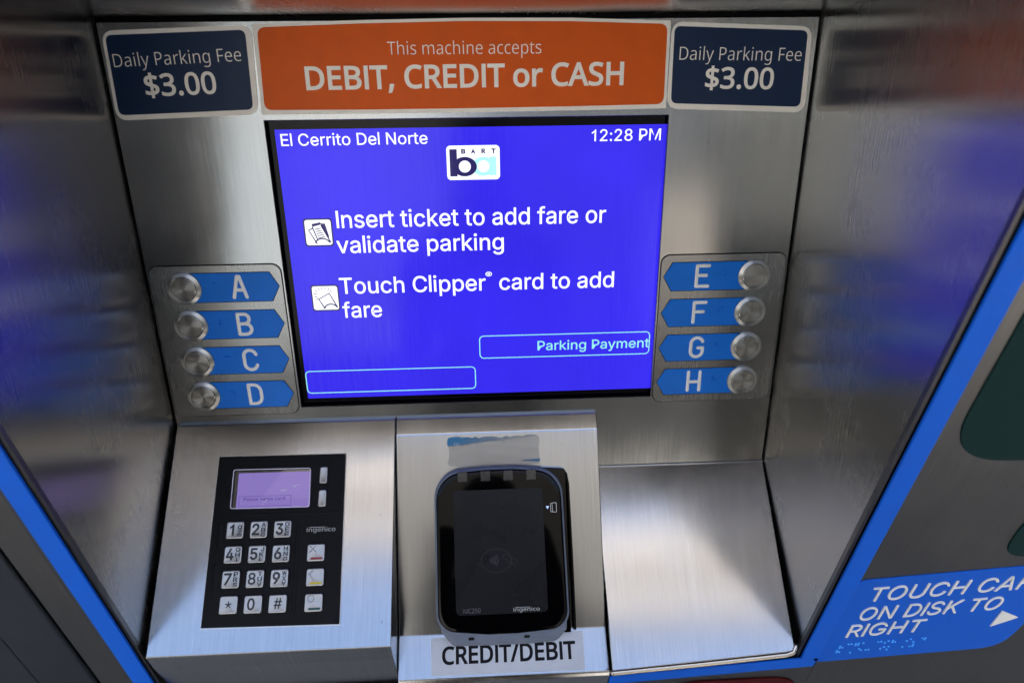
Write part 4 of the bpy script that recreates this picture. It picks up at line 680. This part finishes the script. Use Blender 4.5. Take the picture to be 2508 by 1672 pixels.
# ridges
def ridge(c, w, flat=.35):
    bm = bmesh.new(); stroke(bm, c, w, flat, .0020, 8); kpl('ridge', bm, M['black'], smooth=True)
ridge([(-.2245, -.0806), (-.1232, -.0815)], .0030); ridge([(-.1562, -.0915), (-.1555, -.1625)], .0040, .45)
ridge([(-.2222, -.0885), (-.2218, -.1070)], .0052, .25); ridge([(-.2222, -.1222), (-.2218, -.1448)], .0058, .25)
def keymesh(w, h, r=.0014, top=.0034):
    bm = bmesh.new(); n = 4
    rings = [(rrect(w, h, r, n), .0008), (rrect(w, h, r, n), top - .0007), (rrect(w - .0006, h - .0006, r, n), top - .0002), (rrect(w - .0015, h - .0015, r, n), top), (rrect(w - .0030, h - .0030, r * .8, n), top - .0003)]
    prev = None
    for pts, z in rings:
        vs = [bm.verts.new((x, y, z)) for x, y in pts]
        if prev:
            for i in range(len(vs)): bm.faces.new((prev[i], prev[(i + 1) % len(vs)], vs[(i + 1) % len(vs)], vs[i]))
        prev = vs
    bm.faces.new(prev); return bm
legend = {'1': 'QZ', '2': 'ABC', '3': 'DEF', '4': 'GHI', '5': 'JKL', '6': 'MNO', '7': 'PRS', '8': 'TUV', '9': 'WXY', '*': '', '0': '', '#': ''}
kx = [-.2086, -.1887, -.1687]; kyy = [-.0936, -.1136, -.1333, -.1531]
for i, ch in enumerate('123456789*0#'):
    x, y = kx[i % 3] + .0002 * (i // 3), kyy[i // 3] - .0003 * (i % 3)
    k = link('key', keymesh(.0148, .0140), M['key'], kp, HOU, (x, y, .0014), smooth=True)
    k['label'] = f'metal key marked {ch}' if ch not in '*#' else ('metal key marked with a star' if ch == '*' else 'metal key marked with a hash')
    bm = bmesh.new(); zt = .0033
    if ch in '123456789':
        wch = .0036 if ch == '1' else .0062
        text(bm, ch, 'I', -.0056 + (.0012 if ch == '1' else 0), -.0042, .0088, x1=-.0056 + (.0012 if ch == '1' else 0) + wch, wt=24 if ch == '8' else 40, z=zt)
        L3 = legend[ch]; n = len(L3)
        for q, l in enumerate(L3):
            yy = .0022 - q * .0042 if n == 3 else .0004 - q * .0044
            text(bm, l, 'I', .0021 if l not in 'IJ' else .0032, yy, .0034, x1=.0057 if l != 'I' else .0038, wt=34, z=zt)
    elif ch == '*':
        for a in range(5): line(bm, [(0, 0), (.0026 * math.sin(R(72 * a)), .0026 * math.cos(R(72 * a)))], .0009, zt + a * 8e-6)
    elif ch == '0': text(bm, '0', 'I', -.0046, -.0041, .0085, x1=.0014, wt=30, z=zt)
    else: text(bm, '#', 'I', -.0031, -.0038, .0080, x1=.0035, wt=20, z=zt)
    link('legend', bm, M['ink'], k)
for (x, y, cm, kd) in ((-.1393, -.1146, 'red', 'x'), (-.1388, -.1342, 'yellow', '<'), (-.1388, -.1541, 'green', 'o')):
    k = link('key', keymesh(.0149, .0140), M['key'], kp, HOU, (x, y, .0014), smooth=True)
    k['label'] = {'red': 'cancel key with a cross and red bar', 'yellow': 'back key with an arrow and yellow bar', 'green': 'confirm key with a ring and green bar'}[cm]
    bm = bmesh.new(); text_z = .00325
    slab(bm, [rrect(.0098, .0017, .0008, 3, .0008, -.0047)], .003, .0034); link('colour_bar', bm, M[cm], k)
    bm = bmesh.new()
    if kd == 'x': stroke(bm, [(-.0055, .0055), (0, .0002)], .0010, .7, .0030, 4); stroke(bm, [(-.0055, .0002), (0, .0055)], .0010, .7, .0030, 4)
    elif kd == '<': stroke(bm, [(-.0012, .0062), (-.0052, .0024), (-.0016, -.0018)], .0011, .7, .0030, 4)
    else: stroke(bm, ell(-.0024, .0030, .0026, .0026, 18), .0010, .7, .0030, 4, True)
    link('symbol', bm, M['key'], k, smooth=True)
for y in (-.0494, -.0694):
    k = link('soft_key', keymesh(.0069, .0144, .0012, .0030), M['key'], kp, HOU, (-.1367, y, .0014), smooth=True)
def brand(parent, fr, m, x0, x1, b, cap, z):
    o = textobj('maker_lettering', parent, fr, m, 'ingenico', 'N', x0, b, cap, x1=x1, wt=0, z=z)
    bm = bmesh.new(); w = x1 - x0; line(bm, [(x0 + w * .08, b + cap * 1.06), (x0 + w * .64, b + cap * 1.06)], cap * .12, z); link('maker_bar', bm, m, o, fr)
brand(kp, HOU, M['print_w'], -.1486, -.1243, -.0972, .0034, .0025)

# ================================================================== contactless card reader
rd = thing('card_reader', 'black glass contactless card reader in a grey plastic body', 'card reader', CEN, (.0176, -.105, 0))
def rl(name, bm, m, parent=None, smooth=False): return link(name, bm, m, parent or rd, CEN, smooth=smooth)
def rout(d=0, ext=0):
    # outline of the glass, bowed top and bottom; d grows it
    c = [(-.0390 - d, -.173 - d * .7 - ext), (-.0384 - d, -.0316 + d), (.0716 + d, -.0316 + d), (.0737 + d, -.174 - d * .7 - ext)]
    P = []
    def corner(cx, cy, rx, ry, a0, a1, n=8): return [(cx + rx * math.cos(R(a0 + (a1 - a0) * i / n)), cy + ry * math.sin(R(a0 + (a1 - a0) * i / n))) for i in range(n + 1)]
    r = .024; P += corner(.0716 + d - r, -.0330 + d - r, r, r, 0, 90)
    P += [(.030, -.0316 + d), (.004, -.0316 + d)]
    P += corner(-.0384 - d + r, -.0330 + d - r, r, r, 90, 180)
    r2 = .016
    P += corner(-.0388 - d + r2, -.1688 - d - ext + r2, r2, r2, 180, 265)
    P += [(.004, -.1716 - d - ext), (.030, -.1716 - d - ext)]
    P += corner(.0735 + d - r2, -.1697 - d - ext + r2, r2, r2, 275, 360)
    return P
def loft(bm, rings):
    prev = None
    for pts, z in rings:
        vs = [bm.verts.new((x, y, z)) for x, y in pts]
        if prev:
            for i in range(len(vs)): bm.faces.new((prev[i], prev[(i + 1) % len(vs)], vs[(i + 1) % len(vs)], vs[i]))
        prev = vs
    return prev
bm = bmesh.new(); last = loft(bm, [(rout(.0004), -.002), (rout(.0012), .006), (rout(.0016), .0130), (rout(.0014), .0165), (rout(.0006), .0180)])
bm.faces.new(last); rl('body', bm, M['grey'], smooth=False)
# chin with a tray below the glass
bm = bmesh.new()
def chin(z, o):
    o -= .0016
    return [(-.0370, -.160), (-.0362, -.1690 - o * .3), (-.0290, -.1765 - o), (-.0260, -.1795 - o), (.0030, -.1800 - o), (.0380, -.1800 - o), (.0610, -.1790 - o), (.0655, -.1765 - o), (.0720, -.1710 - o * .3), (.0728, -.160)]
last = loft(bm, [(chin(0, 0), -.002), (chin(0, .0030), .006), (chin(0, .0040), .0125), (chin(0, .0015), .0150), (chin(0, -.003), .0165)]); bm.faces.new(last)
rl('chin', bm, M['grey'], smooth=False)
bm = bmesh.new(); slab(bm, [rquad([(-.0235, -.1755), (.0575, -.1755), (.0590, -.1786), (-.0230, -.1786)], .001)], .0120, .0163, bev=.0006); rl('tray', bm, M['grey'])
bm = bmesh.new()
bm.free()
for x in (-.0105, .0375):
    bm = bmesh.new(); slab(bm, [rrect(.0050, .0022, .0009, 3, x, -.1750)], .0150, .0170); rl('slot', bm, M['dark'])
bm = bmesh.new(); last = loft(bm, [(rout(-.0002), .0170), (rout(-.0003), .0190), (rout(-.0012), .0198), (rout(-.0030), .0200)]); bm.faces.new(last)
for f in bm.faces: f.smooth = len(f.verts) == 4
gl = rl('front_glass', bm, M['gloss'])
bm = bmesh.new(); fill(bm, [rquad([(-.0229, -.1545), (.0563, -.1543), (.0547, -.0490), (-.0233, -.0490)], .005, 5)], .02006); sc = rl('smoked_screen', bm, M['tint'])
for x in (-.0148, .0053, .0253, .0454):
    bm = bmesh.new(); slab(bm, [rrect(.0086, .0088, .0006, 2, x, -.0372)], .0185, .0204, bev=.0003); rl('indicator_window', bm, M['clear'])
brand(sc, CEN, M['print_w'], .0264, .0490, -.1527, .0030, .02012)
textobj('type_lettering', sc, CEN, M['etched'], 'iUC250', 'N', -.0169, -.1526, .0037, x1=-.0019, wt=6, z=.02012)
# contactless mark
bm = bmesh.new(); line(bm, ell(.0128, -.1095, .0132, .0100, 40), .0004, .02012, True)
for k, r_ in enumerate((.0030, .0050, .0070, .0090)): line(bm, arc(.0052, -.1094, r_, r_ * .86, -34, 34, 8), .0011, .02013)
line(bm, [(.0188, -.1052), (.0240, -.1046), (.0246, -.1066), (.0300, -.1092), (.0322, -.1140)], .0004, .02013); line(bm, [(.0188, -.1052), (.0192, -.1082), (.0218, -.1090), (.0226, -.1120), (.0262, -.1120), (.0300, -.1148)], .0004, .02013)
link('contactless_mark', bm, M['faint'], sc, CEN)
bm = bmesh.new(); line(bm, rquad([(.0617, -.0698), (.0667, -.0704), (.0666, -.0620), (.0616, -.0626)], .0006, 2), .00055, .02012, True); line(bm, [(.0632, -.0700), (.0630, -.0624)], .00045, .02014)
rl('card_mark', bm, M['print_w'])
bm = bmesh.new(); fill(bm, [[(.0574, -.0649), (.0604, -.0648), (.0589, -.0676)]], .02012); rl('lit_arrow', bm, M['glow'])
# black card guide on the right
bm = bmesh.new()
slab(bm, [rquad([(.055, -.176), (.0770, -.176), (.0775, -.0338), (.0560, -.0322)], [.001, .001, .004, .001])], -.001, .008, bev=.0006); rl('card_guide', bm, M['gloss'])
bm = bmesh.new(); stroke(bm, [(.0775, -.0390), (.0790, -.0480), (.0800, -.110), (.0806, -.1735)], .0034, 2.2, .0035, 10); rl('guide_rim', bm, M['gloss'], smooth=True)

# ================================================================== stickers on the reader housing
cd = thing('credit_debit_label', 'silver label reading CREDIT/DEBIT below the card reader', 'label', LOW, (.0208, -.0178, 0))
bm = bmesh.new(); slab(bm, [rquad([(-.0461, -.0330), (.0876, -.0337), (.0878, -.0020), (-.0463, -.0027)], .0022, 3)], 0, .00018); link('label_film', bm, M['label'], cd, LOW)
textobj('label_lettering', cd, LOW, M['ltext'], 'CREDIT/DEBIT', 'N', -.0368, -.0240, .0135, x1=.0804, wt=42, z=.00025)
bm = bmesh.new(); P = []
random.seed(3)
X0, X1, YT, YB = -.0286, .0552, -.0040, -.0300
for i, (x, w_) in enumerate(((-.0205, .0078), (-.0110, .0058), (-.0030, .0030), (.0095, .0098), (.0255, .0034), (.0350, .0060), (.0470, .0072))):
    P += [(x + w_ * math.cos(R(a)) * 1.0, YT - .0015 + .0019 * math.sin(R(a)) + (.0006 if i in (0, 6) else 0)) for a in range(160, 19, -20)]
P += [(.0548, -.0060), (.0553, -.0090), (.0546, -.0125), (.0541, -.0150), (.0546, -.0175), (.0542, -.0205), (.0550, -.0235), (.0553, -.0275), (.0540, -.0298)]
for k in range(9): P.append((.048 - k * .0085, -.0303 + .0007 * (-1) ** k))
P += [(-.0265, -.0292), (-.0284, -.0270), (-.0278, -.0235), (-.0270, -.0200), (-.0276, -.0165), (-.0272, -.0135), (-.0284, -.0105), (-.0286, -.0070), (-.0280, -.0050)]
P = P[::-1]
slab(bm, [P], 0, .0003, side_mi=1)
tag(link('worn_sticker', bm, [M['worn'], M['ink']], None, CEN), 'worn scalloped sticker with faded blue print above the card reader', 'sticker')
ws = bpy.data.objects['worn_sticker']
textobj('faded_lettering', ws, CEN, M['print_w'], 'He', 'I', -.0222, -.0112, .0030, x1=-.0176, wt=-20, z=.00036)

# ================================================================== signs on the machine's front
tp = thing('instruction_plate', 'blue plate reading TOUCH CARD ON DISK TO RIGHT with braille', 'sign', FRO, (.38, -.29, 0))
bm = bmesh.new(); slab(bm, [rquad([(.2900, -.3523), (.4580, -.3400), (.4720, -.2130), (.2880, -.2278)], [.010, .022, .01, .016], 7)], -.0003, .0009, bev=.0004); link('plate', bm, M['bracket'], tp, FRO)
bm = bmesh.new()
RO = .0718
kw = dict(wt=-4, z=.0009, h=.0009, z0=.0008, slope=RO)
text(bm, 'TOUCH CARD', 'I', .3090, -.2562, .0192, x1=.4545, **kw); text(bm, 'ON DISK TO', 'I', .3100, -.2845, .0190, x1=.4262, **kw); text(bm, 'RIGHT', 'I', .3080, -.3105, .0192, x1=.3712, **kw)
link('raised_lettering', bm, M['letter'], tp, FRO)
bm = bmesh.new(); slab(bm, [[(.4317, -.3026), (.4505, -.2901), (.4317, -.2788)]], .001, .0020, bev=.0002); link('raised_arrow', bm, M['letter'], tp, FRO)
bm = bmesh.new()
dots = [(.3113, -.3240, '25'), (.3113, -.3240, '1')]
rnd = random.Random(11)
cells1 = ['236', '14', '1245', '1', '', '14', '24', '125', '', '24', '3', '145']; cells2 = ['125', '', '3', '15', '25', '', '24', '13', '', '2', '245', '']
for row, (cells, ox, oy) in enumerate(((cells1, .3085, -.3255), (cells2, .3078, -.3352))):
    for i, cc in enumerate(cells):
        for d in cc:
            d = int(d); px = ox + i * .0064 + (0 if d < 4 else .0025); py = oy + .0718 * (px - .3085) + .0024 - ((d - 1) % 3) * .0025
            lathe(bm, [(.00105, .0008), (.0009, .0014), (.0005, .0018), (0, .0019)], 12, cx=px, cy=py)
link('braille_dots', bm, mat('blue_braille', srgb(70, 170, 250), .35), tp, FRO, smooth=True)
bm = bmesh.new(); slab(bm, [rquad([(.3066, .30), (.3056, -.0925), (.60, -.0985), (.60, .30)], [.01, .046, .03, .01], 12)], -.0003, .0012, bev=.0004)
tag(link('sign_plate', bm, M['teal_plate'], None, FRO), 'large dark green plate right of the recess, upper of two', 'sign')
bm = bmesh.new(); slab(bm, [rquad([(.3955, -.205), (.72, -.18), (.72, -.125), (.3950, -.150)], [.024, .01, .01, .022], 8)], -.0003, .0012, bev=.0004)
tag(link('sign_plate', bm, M['teal_plate'], None, FRO), 'small dark green rounded plate above the blue touch card plate', 'sign')
bm = bmesh.new(); slab(bm, [rquad([(.162, -.46), (.292, -.455), (.290, -.3775), (.166, -.3785)], [.01, .01, .034, .03], 8)], -.0003, .0012, bev=.0004)
tag(link('sign_plate', bm, M['red_plate'], None, FRO), 'dark red rounded plate under the blue trim at the bottom', 'sign')
